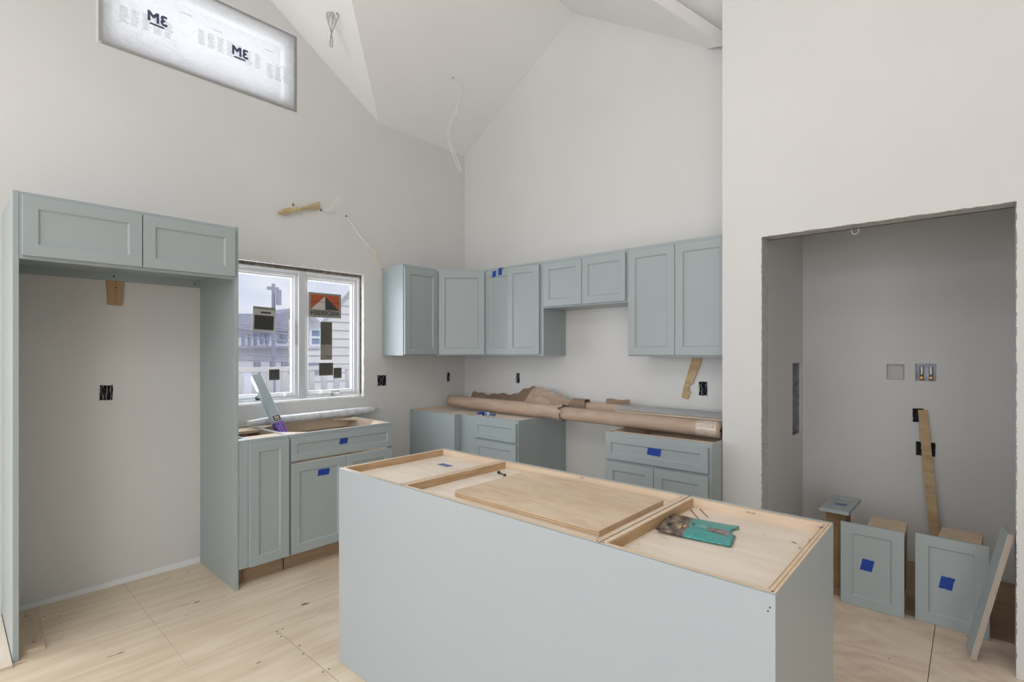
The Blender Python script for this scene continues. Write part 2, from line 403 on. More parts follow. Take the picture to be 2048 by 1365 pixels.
bm = BM(); prism(bm, outerA, FA, -6, -5.4, [rect(*W1), rect(*W2), rect(-230, -160, 0, 82)])
obj('sheathing', bm, M_BOXB, wall_left)
bm = BM()
for (a, b, c, d) in (W1, W2, (-230, -160, 0, 82)):
    fbox(bm, FA, a-.5, a, c-.5, d+.5, -5.4, -.6); fbox(bm, FA, b, b+.5, c-.5, d+.5, -5.4, -.6)
    fbox(bm, FA, a, b, d, d+.5, -5.4, -.6); fbox(bm, FA, a, b, c-.5, c, -5.4, -.6)
obj('window_lining', bm, M_RAWW, wall_left)

outerB = [(-6, -1), (-6, EZ), (0, EZ+2), (RX, RZ+3), (97.6, 141), (107.2, 141), (107.2, -1)]
ebB = [(27.2, 29.0, 43.9, 47.5, 31), (94.5, 96.9, 43.2, 47.0, 32)]
bm = BM(); prism(bm, outerB, FB, -.6, 0, [rag(rect(a, b, c, d), .16, .5, s) for a, b, c, d, s in ebB])
wall_back = obj('wall_back', bm, M_WALL, kind='structure')
bm = BM(); prism(bm, outerB, FB, -6, -5.4); obj('sheathing', bm, M_BOXB, wall_back)

# right-hand wall with the closet opening
OPX0, OPX1, OPZ = 115.8, 156.15, 80.7
FC = Fr((0, -18, 0), (1, 0, 0), (0, 0, 1), (0, -1, 0))
out = [(107.3, -1), (107.3, 146), (310, 146), (310, -1)]
notch = rag([(OPX1, -1), (OPX1, OPZ), (OPX0, OPZ), (OPX0, -1)], .09, .8, 5)
# keep only the three sides of the opening
notch = [p for p in notch if p[1] > -1.05 and not (OPX0 + .6 < p[0] < OPX1 - .6 and p[1] < 1)]
loop = [(107.3, -1)] + list(reversed(notch)) + [(310, -1), (310, 146), (107.3, 146)]
bm = BM(); prism(bm, loop, FC, -.55, 0)
wall_right = obj('wall_right', bm, M_WALL, kind='structure')
bm = BM()
bm.free(); bm = BM(); box(bm, OPX0-.05, 310, -13.5, -13, OPZ, 146)      # rear skin over the opening
box(bm, 107.3, OPX0, -17.45, -13.0, -1, 146); box(bm, OPX1, 310, -17.45, -13, -1, 146)
box(bm, OPX0, OPX1, -17.45, -13, OPZ, OPZ+2)
obj('framing', bm, M_RAW, wall_right)
boxobj('wall_return', (107.3, 112.4, -13, 0, -1, 146), M_WALL, kind='structure')
# ragged white bead round the opening
bm = BM()
rnd = random.Random(9)
for z in range(0, 160):
    zz = z * .5
    for X in (OPX0, OPX1):
        if rnd.random() < .35: box(bm, X-.08, X+.03+rnd.random()*.06, -18.05, -17.8, zz, zz+.15+rnd.random()*.3)
for k in range(80):
    xx = OPX0 + k*.5
    if rnd.random() < .4: box(bm, xx, xx+.2+rnd.random()*.25, -18.05, -17.8, OPZ-.06, OPZ+.03+rnd.random()*.06)
obj('joint_compound', bm, M_RAWW, wall_right, kind='stuff')

# closet
FCL = Fr((113.2, 0, 0), (0, 1, 0), (0, 0, 1), (1, 0, 0))
bm = BM(); prism(bm, [(-13, -1), (31, -1), (31, 101), (-13, 101)], FCL, -.55, 0, [rag(rect(19.6, 29.2, 31.6, 52.0), .12, 1.2, 8)])
wcl = obj('wall_closet_left', bm, M_CLOSET, kind='structure')
FCB = Fr((0, 31, 0), (1, 0, 0), (0, 0, 1), (0, -1, 0))
cb = [(133.3, 137.3, 47.7, 52.0, 41), (139.4, 143.8, 47.6, 52.2, 42), (138.9, 141.2, 36.8, 40.4, 43), (139.6, 143.5, 28.2, 31.8, 44)]
bm = BM(); prism(bm, [(113.2, -1), (158.2, -1), (158.2, 101), (113.2, 101)], FCB, -.55, 0, [rag(rect(a, b, c, d), .07 if s < 43 else .16, .8, s) for a, b, c, d, s in cb])
wcb = obj('wall_closet_back', bm, M_CLOSET, kind='structure')
boxobj('sheathing', (113, 158.4, 35, 35.5, -1, 101), M_BOXB, wcb)
boxobj('wall_closet_right', (158.2, 158.8, -13, 31, -1, 101), M_CLOSET, kind='structure')
boxobj('ceiling_closet', (107.5, 158.8, -13, 35.5, 101, 102), M_CEIL, kind='structure')
# niche lining in the closet's left wall
bm = BM(); box(bm, 109.0, 109.2, 19, 30, 31, 52.6); box(bm, 109.2, 112.6, 18.9, 19.4, 31, 52.6); box(bm, 109.2, 112.6, 29.4, 29.9, 31, 52.6)
box(bm, 109.2, 112.6, 19.4, 29.4, 31, 31.4); box(bm, 109.2, 112.6, 19.4, 29.4, 52.2, 52.6)
nb = thing('recessed_dryer_box', 'tall grey metal box recessed in left side wall of closet', 'wall box', (110, 24, 31.5))
obj('housing', bm, M_STEEL, nb)
# rest of the room behind the camera
FR = Fr((0, -264, 0), (1, 0, 0), (0, 0, 1), (0, 1, 0))
bm = BM(); prism(bm, [(-6, -1), (312, -1), (312, EZ+3), (-6, EZ+3)], FR, -2, 0, [rect(20, 170, 16, 108), rect(180, 270, 16, 108)])
obj('wall_rear', bm, M_WALL, kind='structure')
FS = Fr((310, 0, 0), (0, 1, 0), (0, 0, 1), (-1, 0, 0))
bm = BM(); prism(bm, [(-266, -1), (-13, -1), (-13, 147), (RY, RZ+3), (-145, EZ+3), (-266, EZ+3)], FS, -2, 0)
obj('wall_side', bm, mat('bounce_cutting_dark', (.32, .32, .31, 1), .7), kind='structure')  # unseen wall, coloured dark to cut bounce onto the right-facing cabinet faces

# ------------------------------------------------------------------ ceiling
def slab(name, pts, holes=(), **kw):
    """ceiling slope; pts (x,y,z) planar, downward-facing underside, 1 inch thick"""
    P = [Vector(p) for p in pts]; n = (P[1]-P[0]).cross(P[2]-P[0]).normalized()
    if n.z < 0: n = -n
    U = (P[1]-P[0]).normalized(); V = n.cross(U)
    F = Fr(P[0], U, V, n)
    to = lambda q: ((Vector(q)-P[0]).dot(U), (Vector(q)-P[0]).dot(V))
    bm = BM(); prism(bm, [to(p) for p in P], F, 0, 1.0, [octo(*to(h), .45) for h in holes])
    return obj(name, bm, M_CEIL, kind='structure', **kw), F, to
pz1 = lambda x: EZ + PIT*x
PY2 = (RZ - EZ) / (-39.7 - RY)
def on_plane(u, v, p0, n):
    a = at(u, v, 'y', 0); C = Vector((CX, CY, CH)); D = a - C; n = Vector(n)
    return C + D * ((Vector(p0) - C).dot(n) / D.dot(n))
hole1 = on_plane(906, 156, (0, 0, EZ), (-PIT, 0, 1))
hole2 = on_plane(675, 28, (0, -39.7, EZ), (0, PY2, 1))
slab('ceiling_left_slope', [(0, 0, EZ), (RX, 0, RZ), (RX, RY, RZ), (0, -39.7, EZ)], [hole1])
slab('ceiling_gable_slope', [(0, -39.7, EZ), (RX, RY, RZ), (0, RY, RZ)], [hole2])
VZ = 138.0
slab('ceiling_right_slope', [(RX, 0, RZ), (97.6, 0, VZ), (RX, RY, RZ)])
slab('ceiling_shed_slope', [(97.6, 0, VZ), (311, 0, VZ), (311, RY, RZ), (RX, RY, RZ)])
slab('ceiling_rear_slope', [(-1, RY, RZ), (311, RY, RZ), (311, RY*2+39.7, EZ), (-1, RY*2+39.7, EZ)])
boxobj('ceiling_rear_flat', (-1, 311, -266, RY*2+39.7, EZ, EZ+1), M_CEIL, kind='structure')
# roof over everything
bm = BM()
box(bm, -5.3, 316, -268, 42, 172, 173)
obj('roof_deck', bm, M_BOXB, kind='structure', origin=(150, -100, 172))
for nm, b in (('roof_skirt_back', (-7, 316, 36, 37, 95, 172)), ('roof_skirt_side', (315, 316, -268, 37, 95, 172))):
    boxobj(nm, b, M_BOXB, kind='structure')
# boxed beam under the valley
E0 = at(1415, 97.5, 'y', -.6); E1 = at(1445, 91.5, 'y', -5.2)
dirv = (Vector((RX, RY, RZ)) - Vector((97.6, 0, VZ))).normalized()
bm = BM()
A0 = E0 + dirv*0; B0 = E1
Lb = 92
up = Vector((0, 0, 3.2))
hexa(bm, [A0, B0, B0+dirv*Lb, A0+dirv*Lb, A0+up+Vector((-.6,0,0)), B0+up+Vector((.5,0,0)), B0+dirv*Lb+up, A0+dirv*Lb+up])
obj('trim_1', bm, M_CEIL, kind='structure', origin=tuple(E0))
# bare strip of drywall at the foot of the refrigerator bay
bm = BM(); prism(bm, rag([(-130.2, 0), (-94.2, 0), (-94.2, 1.5), (-130.2, 1.0)], .08, 1.2, 12), FA, 0, .04)
obj('bare_strip_left', bm, mat('bare_drywall_strip', (.88, .91, .93, 1), .8), origin=(0, -112, 0), kind='structure')

# ------------------------------------------------------------------ casement window over the sink
win = thing('window_1', None, None, (-3, -67, 40)); win['kind'] = 'structure'
F = Fr((-3.2, 0, 0), (0, 1, 0), (0, 0, 1), (1, 0, 0))
def ring(bm, F, u0, u1, v0, v1, w, n0, n1, bev=0, wb=None):
    wb = wb or w
    fbox(bm, F, u0, u0+w, v0, v1, n0, n1, bev); fbox(bm, F, u1-w, u1, v0, v1, n0, n1, bev)
    fbox(bm, F, u0+w, u1-w, v1-w, v1, n0, n1, bev); fbox(bm, F, u0+w, u1-w, v0, v0+wb, n0, n1, bev)
u0, u1, v0, v1 = W1
bm = BM(); ring(bm, F, u0+.3, u1-.5, v0+.35, v1-.9, .8, -1.8, 1.5, .05); obj('frame', bm, M_WHITE, win)
MUL = -66.05
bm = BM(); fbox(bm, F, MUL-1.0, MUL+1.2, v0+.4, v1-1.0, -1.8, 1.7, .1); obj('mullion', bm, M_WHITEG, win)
for k, (a, b) in enumerate(((u0+1.1, MUL-1.0), (MUL+1.2, u1-1.35))):
    bm = BM(); ring(bm, F, a, b, v0+1.2, v1-1.8, 1.0, -1.0, .9, .12, wb=.9)
    s = obj('sash', bm, M_WHITE, win)
    bm = BM(); ring(bm, F, a+.9, b-.9, v0+2.0, v1-2.7, .6, -.8, .45, .1); obj('glazing_bead', bm, M_WHITE, s)
    bm = BM(); fbox(bm, F, a+1.3, b-1.3, v0+2.4, v1-3.1, -.25, -.15); obj('pane', bm, M_GLASS, s)
bm = BM(); fbox(bm, F, MUL+.95-2.6, MUL+1.15-2.6, 57.5, 64.5, .9, 1.1, .03); obj('lock_bar', bm, M_HARD, win)
# crank, operator covers
for (yy, k) in ((-56.4, 0), (-79.0, 1)):
    bm = BM(); tube(bm, spline([F(yy-.6, v0+1.6, 1.5), F(yy, v0+2.1, 1.9), F(yy+2.2, v0+2.2, 2.0), F(yy+3.0, v0+1.5, 1.8), F(yy+.3, v0+1.3, 1.9)], 5), .16, 6)
    fbox(bm, F, yy-.6, yy+.8, v0+1.0, v0+1.6, 1.4, 2.1, .1)
    obj('crank_handle', bm, M_HARD if k == 0 else M_BLACK, win)
for yy in (-59.6, -70.9):
    bm = BM(); tube(bm, [F(yy, v0+1.9, 1.2), F(yy, v0+1.9, 1.9), F(yy+.2, v0+1.7, 2.1)], [.5, .45, .3], 8); obj('plug_cap', bm, M_WHITE, win)
# raw edges round the opening
bm = BM()
prism(bm, rag(rect(u0-.5, u1+.5, v0-.5, v1+.5), .15, 1.3, 51), FA, 0, .05, [rag(rect(u0+.02, u1-.02, v0+.02, v1-.02), .06, 1.1, 52)])
obj('joint_compound', bm, M_RAWW, win)
bm = BM(); fbox(bm, FA, u0, u1, v1-.85, v1-.2, -2.6, -1.6); fbox(bm, FA, u1-.45, u1-.1, v0+1, v1-.9, -2.6, -1.6); obj('shim_gap', bm, mat('dark_gap_brown', (.10, .085, .07, 1), .9, c2=(.30, .26, .22, 1), vscale=30), win)

# stickers on the panes (each of them stuck flat on the glass)
GX = -3.25
def sticker(name, label, cat, u0, v0, u1, v1, m, tilt=0, group=None):
    a = at(u0, v1, 'x', GX); b = at(u1, v0, 'x', GX)
    cy, cz = (a.y+b.y)/2, (a.z+b.z)/2; w, h = abs(b.y-a.y), abs(b.z-a.z)
    t = thing(name, label, cat, (GX, cy, cz), group)
    c, s = math.cos(tilt), math.sin(tilt)
    F = Fr((GX, cy, cz), (0, c, s), (0, -s, c), (1, 0, 0))
    bm = BM(); fbox(bm, F, -w/2, w/2, -h/2, h/2, 0, .02); obj('backing', bm, m, t)
    return t, F, w, h
t, F, w, h = sticker('window_sticker', 'tan sticker with orange field and pyramid on right pane, mirrored lettering', 'sticker', 617, 590, 682, 634, M_STICK)
bm = BM(); fbox(bm, F, -w*.43, w*.43, -h*.18, h*.42, .02, .03); obj('orange_field', bm, M_ORANGE, t)
bm = BM(); prism(bm, [(-w*.43, -h*.18), (0, -h*.18), (0, h*.38)], F, .03, .04); obj('pyramid_light_side', bm, M_STICKL, t)
bm = BM(); prism(bm, [(0, -h*.18), (w*.43, -h*.18), (0, h*.38)], F, .03, .04); obj('pyramid_dark_side', bm, M_DPRINT, t)
obj('lettering', lettering('ANDERSEN', Fr(F(0, -h*.33, 0), F.U, F.V, F.N), h*.25, True, .03, bold=.06), M_DPRINT, t)
bm = BM(); fbox(bm, F, -w*.46, w*.44, h*.12, h*.14, .04, .045); obj('crease', bm, M_DPRINT, t)
t, F, w, h = sticker('window_sticker', 'tall narrow grey sticker with fine print in middle of right pane', 'sticker', 641, 645, 664, 720, M_STICKD)
bm = BM(); fbox(bm, F, -w*.48, w*.48, -h*.48, -h*.1, .02, .025); obj('panel', bm, M_STICK, t)
bm = BM(); rnd = random.Random(3)
for k in range(13):
    z = h*(.36 - k*.035); fbox(bm, F, -w*.38, -w*.38+w*rnd.uniform(.3, .75), z-.06, z+.06, .025, .03)
fbox(bm, F, 0, w*.42, -h*.43, -h*.41, .025, .03)
obj('fine_print', bm, M_DPRINT, t, kind='stuff')
obj('lettering', lettering('G', Fr(F(-w*.3, h*.16, 0), F.U, F.V, F.N), 1.1, True, .03), M_DPRINT, t)
def smallprint(t, F, w, h, n, seed):
    bm = BM(); rnd = random.Random(seed)
    for k in range(n):
        z = h*(.36 - .8*k/n); u = -w*.42
        while u < w*.38:
            L = rnd.uniform(.08, .25)*w; fbox(bm, F, u, min(u+L, w*.42), z-.22*h/n, z+.22*h/n, .02, .03); u += L + w*.06
    return obj('fine_print', bm, M_DPRINT, t, kind='stuff')
t, F, w, h = sticker('window_sticker', 'square olive sticker with printed columns low on right pane', 'sticker', 638, 726, 666, 752, M_STICKD)
smallprint(t, F, w, h, 6, 4)
t, F, w, h = sticker('window_sticker', 'small dark sticker at lower right corner of right pane', 'sticker', 667, 736, 683, 757, M_STICKD)
smallprint(t, F, w, h, 5, 6)
t, F, w, h = sticker('window_sticker', 'small dark sticker low on left pane', 'sticker', 538, 739, 559, 761, M_STICKD)
smallprint(t, F, w, h, 5, 8)
t, F, w, h = sticker('window_card', 'tilted pale card with black panel taped high on left pane', 'card', 505, 616, 550, 663, M_STICKL, math.radians(-2))
bm = BM(); fbox(bm, F, -w*.42, w*.44, -h*.42, h*.16, .02, .03); fbox(bm, F, -w*.15, w*.3, h*.24, h*.31, .02, .03); obj('black_panel', bm, M_DPRINT, t)
bm = BM(); fbox(bm, F, -w*.5, w*.5, h*.40, h*.5, .02, .05); obj('flap', bm, M_STICK, t)

# ------------------------------------------------------------------ high gable window, covered with film
w2 = thing('window_2', None, None, (-3, -92, 128)); w2['kind'] = 'structure'
F = Fr((-3.2, 0, 0), (0, 1, 0), (0, 0, 1), (1, 0, 0))
a, b, c, d = W2
bm = BM(); ring(bm, F, a+.2, b-.2, c+.2, d-.2, 1.6, -1.5, 1.5, .1); obj('frame', bm, M_WHITE, w2)
bm = BM(); fbox(bm, F, a+1.7, b-1.7, c+1.7, d-1.7, -.3, -.2); obj('pane', bm, M_GLASS, w2)
fl = thing('masking_film', 'crinkled clear plastic film with printed logos taped over high gable window', 'plastic film', (0.5, -92, 128))
def ff(s, t):
    y = a-1.0 + (b-a+2.0)*s; z = c-1.3 + (d-c+2.3)*t
    e = min(s, 1-s, t, 1-t)
    bulge = min(1, e*9)
    ang = math.atan2(t-1.2, s-.4)
    n = noise.noise(Vector((s*9, t*5, 2)))*.5 + noise.noise(Vector((ang*14, 3, 1)))*.35
    return (0.12 + bulge*(.35 + .5*n) , y, z)
bm = BM(); sheet(bm, ff, 70, 34, .01); obj('film', bm, M_FILM, fl, smooth=True)
bm = BM(); ring(bm, Fr((.05, 0, 0), (0,1,0), (0,0,1), (1,0,0)), a-1.5, b+1.2, c-1.4, d+1.2, 1.1, 0, .05); obj('tape_border', bm, mat('pale_masking_tape', (.84, .84, .83, 1), .4, bump=.4, bscale=30), fl)
for kx, (u, v) in enumerate(((316, 40), (481, 107), (650, 180))):
    p = at(u, v, 'x', 1.1)
    if p.y > b-2: continue
    FF = Fr((1.15, p.y, p.z), (0, 1, 0), (0, 0, 1), (1, 0, 0))
    obj('logo', lettering('3M', FF, 3.4, True, 0, bold=.22), mat('navy_print', (.07, .08, .15, 1), .5), fl)
    bm = BM(); fbox(bm, FF, -1.7, 1.3, -1.75, -1.3, 0, .02); obj('logo_bar', bm, mat('navy_print_line', (.09, .10, .19, 1), .5), fl)
mfp = mat('faint_grey_print', (.58, .58, .62, 1), .6)
bm = BM(); rnd = random.Random(5)
for (ya, za, cols) in ((-111.5, 133.0, 2), (-107.0, 133.2, 3), (-95, 135.0, 5), (-83.2, 134.6, 2), (-77.5, 133.5, 3), (-103, 143.5, 2)):
    for k in range(cols):
        for r in range(9):
            y0 = ya + k*2.3; z0 = za + 4.0 - r*.45
            fbox(bm, Fr((1.12, 0, 0), (0,1,0), (0,0,1), (1,0,0)), y0, y0+rnd.uniform(1.2, 1.8), z0, z0+.12, 0, .02)
obj('fine_print', bm, mfp, fl, kind='stuff')
bm = BM()
for (ya, za) in ((-110.5, 142), (-98.8, 141.5), (-91.5, 140.6), (-78, 141.2), (-86, 146), (-73.5, 138)):
    for k in range(5): fbox(bm, Fr((1.12, 0, 0), (0,1,0), (0,0,1), (1,0,0)), ya+k*.5, ya+k*.5+.3, za, za+.16, 0, .02)
obj('dash_print', bm, M_WIREG, fl, kind='stuff')

# ------------------------------------------------------------------ cabinetry
def shaker(name, F, w, h, parent, t=.75, fw=2.1, depth=.34, slope=.32, m=M_CAB, **kw):
    """framed door or drawer front, F origin at its lower left back corner"""
    bm = BM()
    e = .07
    R = [(0, 0, w, h, 0), (0, 0, w, h, t-e), (e, e, w-e, h-e, t), (fw, fw, w-fw, h-fw, t), (fw+.08, fw+.08, w-fw-.08, h-fw-.08, t-.12),
         (fw+slope, fw+slope, w-fw-slope, h-fw-slope, t-depth)]
    rows = [[bm.verts.new(F(*p, r[4])) for p in ((r[0], r[1]), (r[2], r[1]), (r[2], r[3]), (r[0], r[3]))] for r in R]
    bm.faces.new(rows[0][::-1]); bm.faces.new(rows[-1])
    for i in range(len(rows)-1):
        for k in range(4): bm.faces.new([rows[i][k], rows[i][(k+1)%4], rows[i+1][(k+1)%4], rows[i+1][k]])
    return obj(name, bm, m, parent, **kw)
def tape(F, u, v, w, h, parent, n=.45, m=M_TAPE, seed=1, tilt=0):
    rnd = random.Random(seed); c, s = math.cos(tilt), math.sin(tilt)
    L = rag([(-w/2, -h/2), (w/2, -h/2), (w/2, h/2), (-w/2, h/2)], .06, .25, seed)
    L = [(u + x*c - y*s + (.15*y if abs(x) > w*.4 else 0), v + x*s + y*c) for x, y in L]
    bm = BM(); prism(bm, L, F, n, n+.02)
    return obj('painters_tape', bm, m, parent, label='piece of blue painter\'s tape')

def FAc(x, y, z): return Fr((x, y, z), (0, 1, 0), (0, 0, 1), (1, 0, 0))
def FBc(x, y, z): return Fr((x, y, z), (1, 0, 0), (0, 0, 1), (0, -1, 0))

# refrigerator surround
p = thing('tall_end_panel', 'tall pale blue panel at far left, lit white on its outer side', 'cabinet panel', (12, -130.7, 0))
boxobj('panel', (0.05, 24.1, -131.05, -130.22, 0.02, 84), M_CAB, p, bev=.04)
p = thing('tall_end_panel', 'tall blue-grey panel between refrigerator bay and sink cabinets', 'cabinet panel', (12, -93.8, 0))
boxobj('panel', (0.05, 23.9, -94.2, -93.5, 0.02, 84), M_CAB, p, bev=.04)
bm = BM(); box(bm, 23.9, 24.15, -94.2, -93.5, .02, 84, .03); obj('edge_band', bm, M_CAB, p)

c1 = thing('bridge_cabinet', 'wide two-door blue-grey cabinet above the empty refrigerator bay', 'cabinet', (12, -112.2, 72))
bm = BM(); box(bm, .1, 23.3, -130.18, -94.22, 73.6, 83.95); box(bm, .1, .85, -130.18, -94.22, 71.9, 73.6); box(bm, .85, 23.3, -130.18, -129.5, 71.9, 73.6); box(bm, .85, 23.3, -94.9, -94.22, 71.9, 73.6)
obj('carcass', bm, M_CAB, c1)
F = FAc(0, 0, 0)
bm = BM(); ring(bm, F, -130.18, -94.22, 71.9, 83.95, 1.3, 23.3, 24.05, .02); obj('face_frame', bm, M_CAB, c1)
shaker('door', FAc(24.06, -129.85, 72.5), 17.75, 10.7, c1); shaker('door', FAc(24.06, -111.95, 72.5), 17.6, 10.7, c1)
for (yy, zz) in ((-112.5, 72.9), (-95.6, 72.8)):
    bm = BM(); tube(bm, [(.85, yy, zz), (1.0, yy, zz)], .18, 8); obj('screw', bm, M_SCREW, c1)

b = thing('wood_block', 'brown pine block screwed to wall under the refrigerator cabinet', 'wood block', (.4, -112.2, 66.2))
bm = BM(); prism(bm, [(-113.5, 66.25), (-110.9, 66.15), (-110.6, 71.85), (-113.8, 71.85)], FA, .02, .8)
obj('block', bm, M_SHIM, b); bm = BM(); tube(bm, [(.8, -112.0, 70.3), (.86, -112, 70.3)], .15, 8); obj('screw', bm, M_SCREW, b)

def open_base(t, x0, x1, y0, y1, face, z0=4.5, z1=34.5, stretch_front=3, back_stretch=3, brace=True):
    """open-topped carcass; face 'x' (front at x1) or 'y' (front at y0)"""
    th = .5
    if face == 'x':
        for ya in (y0, y1-th):
            bm = BM(); prism(bm, [(x0, .02), (x1-3.8, .02), (x1-3.8, z0), (x1-.75, z0), (x1-.75, z1), (x0, z1)], Fr((0, ya, 0), (1, 0, 0), (0, 0, 1), (0, 1, 0)), 0, th)
            obj('side_panel', bm, M_CAB, t)
        boxobj('back_panel', (x0, x0+.4, y0+th, y1-th, z0, z1), M_PLY, t)
        boxobj('cabinet_floor', (x0+.4, x1-.75, y0+th, y1-th, z0, z0+.5), M_PLY, t)
        boxobj('inner_lining', (x0+.4, x1-.76, y0+th, y0+th+.06, z0+.5, z1-.03), M_PLY, t); boxobj('inner_lining', (x0+.4, x1-.76, y1-th-.06, y1-th, z0+.5, z1-.03), M_PLY, t)
        bm = BM(); ring(bm, FAc(0, 0, 0), y0, y1, z0, z1, 1.4, x1-.75, x1, .02); obj('face_frame', bm, M_CAB, t)
        boxobj('top_edge', (x1-.74, x1-.02, y0+.02, y1-.02, z1, z1+.015), M_CAB, t)
    else:
        for xa in (x0, x1-th):
            bm = BM(); prism(bm, [(y1, .02), (y0+3.8, .02), (y0+3.8, z0), (y0+.75, z0), (y0+.75, z1), (y1, z1)], Fr((xa, 0, 0), (0, 1, 0), (0, 0, 1), (1, 0, 0)), 0, th)
            obj('side_panel', bm, M_CAB, t)
        boxobj('back_panel', (x0+th, x1-th, y1-.4, y1, z0, z1), M_PLY, t)
        boxobj('cabinet_floor', (x0+th, x1-th, y0+.75, y1-.4, z0, z0+.5), M_PLY, t)
        boxobj('inner_lining', (x0+th, x0+th+.06, y0+.76, y1-.4, z0+.5, z1-.03), M_PLY, t); boxobj('inner_lining', (x1-th-.06, x1-th, y0+.76, y1-.4, z0+.5, z1-.03), M_PLY, t)
        bm = BM(); ring(bm, FBc(0, 0, 0), x0, x1, z0, z1, 1.4, -y0-.75, -y0, .02); obj('face_frame', bm, M_CAB, t)

# 9 inch base + sink base on the left wall
fl_ = thing('cabinet_filler', 'narrow blue-grey filler strip between tall panel and narrow door', 'filler strip', (23, -92.4, 4.5))
boxobj('strip', (21.0, 24.0, -93.45, -91.35, 4.5, 34.5), M_CAB, fl_, bev=.03)
t = thing('narrow_base_cabinet', 'narrow one-door blue-grey base cabinet beside the tall panel', 'cabinet', (12, -86.5, 0))
open_base(t, .1, 24, -91.3, -81.75, 'x')
shaker('door', FAc(24.02, -91.2, 4.6), 9.3, 29.0, t, fw=2.1)
boxobj('stretcher', (2, 8, -90.8, -82.3, 33.6, 34.3), M_PALE, t); boxobj('stretcher', (17.5, 23.2, -90.8, -82.3, 33.6, 34.3), M_PALE, t)
boxobj('toe_kick', (20.4, 20.9, -93.3, -81.9, 0.02, 4.5), M_KICK, t)
for yk in (-91.6, -82.2):
    bm = BM(); fbox(bm, FAc(20.9, 0, 0), yk, yk+.3, .05, 4.4, 0, .15); obj('kick_batten', bm, M_KICK, t)

t = thing('sink_base_cabinet', 'open-topped blue-grey sink cabinet under the window, doors below a false drawer', 'cabinet', (12, -66.5, 0))
open_base(t, .1, 24, -81.65, -51.4, 'x')
d = shaker('false_drawer_front', FAc(24.02, -81.35, 27.9), 29.7, 5.7, t, fw=1.5, slope=.28)
tape(FAc(24.02, 0, 0), -67.0, 31.2, 2.3, 1.5, d, n=.5, seed=2)
d = shaker('door', FAc(24.02, -81.35, 4.6), 14.8, 22.6, t)
tape(FAc(24.02, 0, 0), -72.7, 23.8, 3.2, 1.6, d, n=.44, seed=3, tilt=-.03)
shaker('door', FAc(24.02, -66.45, 4.6), 14.8, 22.6, t)
boxobj('toe_kick', (20.4, 20.9, -81.5, -51.5, 0.02, 4.5), M_KICK, t)
for (ya, yb) in ((-81.1, -75), (-57.5, -51.95)):
    pts = [(.6, ya if ya < -70 else yb), (.6, yb if ya < -70 else ya), (1.0, yb if ya < -70 else ya), (6.5, ya if ya < -70 else yb)]
    bm = BM(); prism(bm, pts, WORLD, 33.7, 34.3); obj('corner_brace', bm, M_PALE, t)
    pts = [(23.2, ya if ya < -70 else yb), (23.2, yb if ya < -70 else ya), (22.6, yb if ya < -70 else ya), (15.5, ya if ya < -70 else yb)]
    bm = BM(); prism(bm, pts, WORLD, 33.7, 34.3); obj('corner_brace', bm, M_PALE, t)
bm = BM(); box(bm, .55, 1.2, -81, -52, 31.5, 34.2); obj('back_rail', bm, M_PALE, t)
bm = BM(); box(bm, 22.6, 23.2, -81, -52, 32.5, 34.3); obj('front_rail', bm, M_EDGE, t)

# wrapped bundle lying across the sink cabinet
t = thing('wrapped_bar', 'long bar bundled in crinkled clear plastic across rear of sink cabinet', 'wrapped bar', (3, -64, 34.5))
bm = BM(); pts = []; rr = []
for i in range(40):
    s = i/39; pts.append((5.2 - 3.7*s, -84.5 + 42.5*s, 35.9)); rr.append((.7 + .55*min(1, s*6)*min(1, (1-s)*14)) * (1 + .10*noise.noise(Vector((s*30, 0, 0)))))
tube(bm, pts, rr, 10)
obj('bar', bm, M_WRAP, t, smooth=True)
bm = BM(); sheet(bm, lambda s, q: (1.6+.3*math.sin(q*9), -42.3+2.0*s, 35.6+(q-.5)*1.9*(1-s*.4)+.2*math.sin(s*7+q*6)), 6, 6, .02); obj('loose_wrap', bm, M_FILMT, t)

# long carton leaning in the sink cabinet against the window
t = thing('long_carton', 'long slim pale carton with purple end leaning against the window', 'carton', (12, -78, 30))
T0 = at(511, 752, 'x', -.6); B0 = at(576, 893, 'x', 12.0)
ax = (B0 - T0); Lc = ax.length; ax.normalize()
sd_ = ax.cross(Vector((1, 0, 0))).normalized(); sd2 = ax.cross(sd_).normalized()
if sd_.y < 0: sd_ = -sd_
if sd2.x < 0: sd2 = -sd2
F = Fr(T0, sd_, ax, sd2)
bm = BM(); fbox(bm, F, -1.25, 1.25, 0.05, Lc*.68, -1.0, 1.0, .1); obj('sleeve', bm, M_SILVC, t)
bm = BM(); fbox(bm, F, -1.2, 1.2, 0, .05, -.95, .95); obj('end_flap', bm, M_LAV, t)
bm = BM(); fbox(bm, F, -1.25, 1.25, Lc*.68, Lc, -1.0, 1.0, .1); obj('printed_end', bm, M_PURPLE, t)
bm = BM()
fbox(bm, F, -.9, .9, Lc*.60, Lc*.665, 1.0, 1.03); obj('badge', bm, M_DPRINT, t)
bm = BM(); fbox(bm, F, -.6, .6, Lc*.612, Lc*.628, 1.03, 1.05); fbox(bm, F, -.6, .6, Lc*.64, Lc*.652, 1.03, 1.05); obj('badge_stripe', bm, M_YEL, t)
bm = BM(); fbox(bm, F, .1, .25, Lc*.70, Lc*.95, 1.0, 1.03); fbox(bm, F, -.6, -.45, Lc*.72, Lc*.9, 1.0, 1.03); obj('print_line', bm, M_LAV, t)

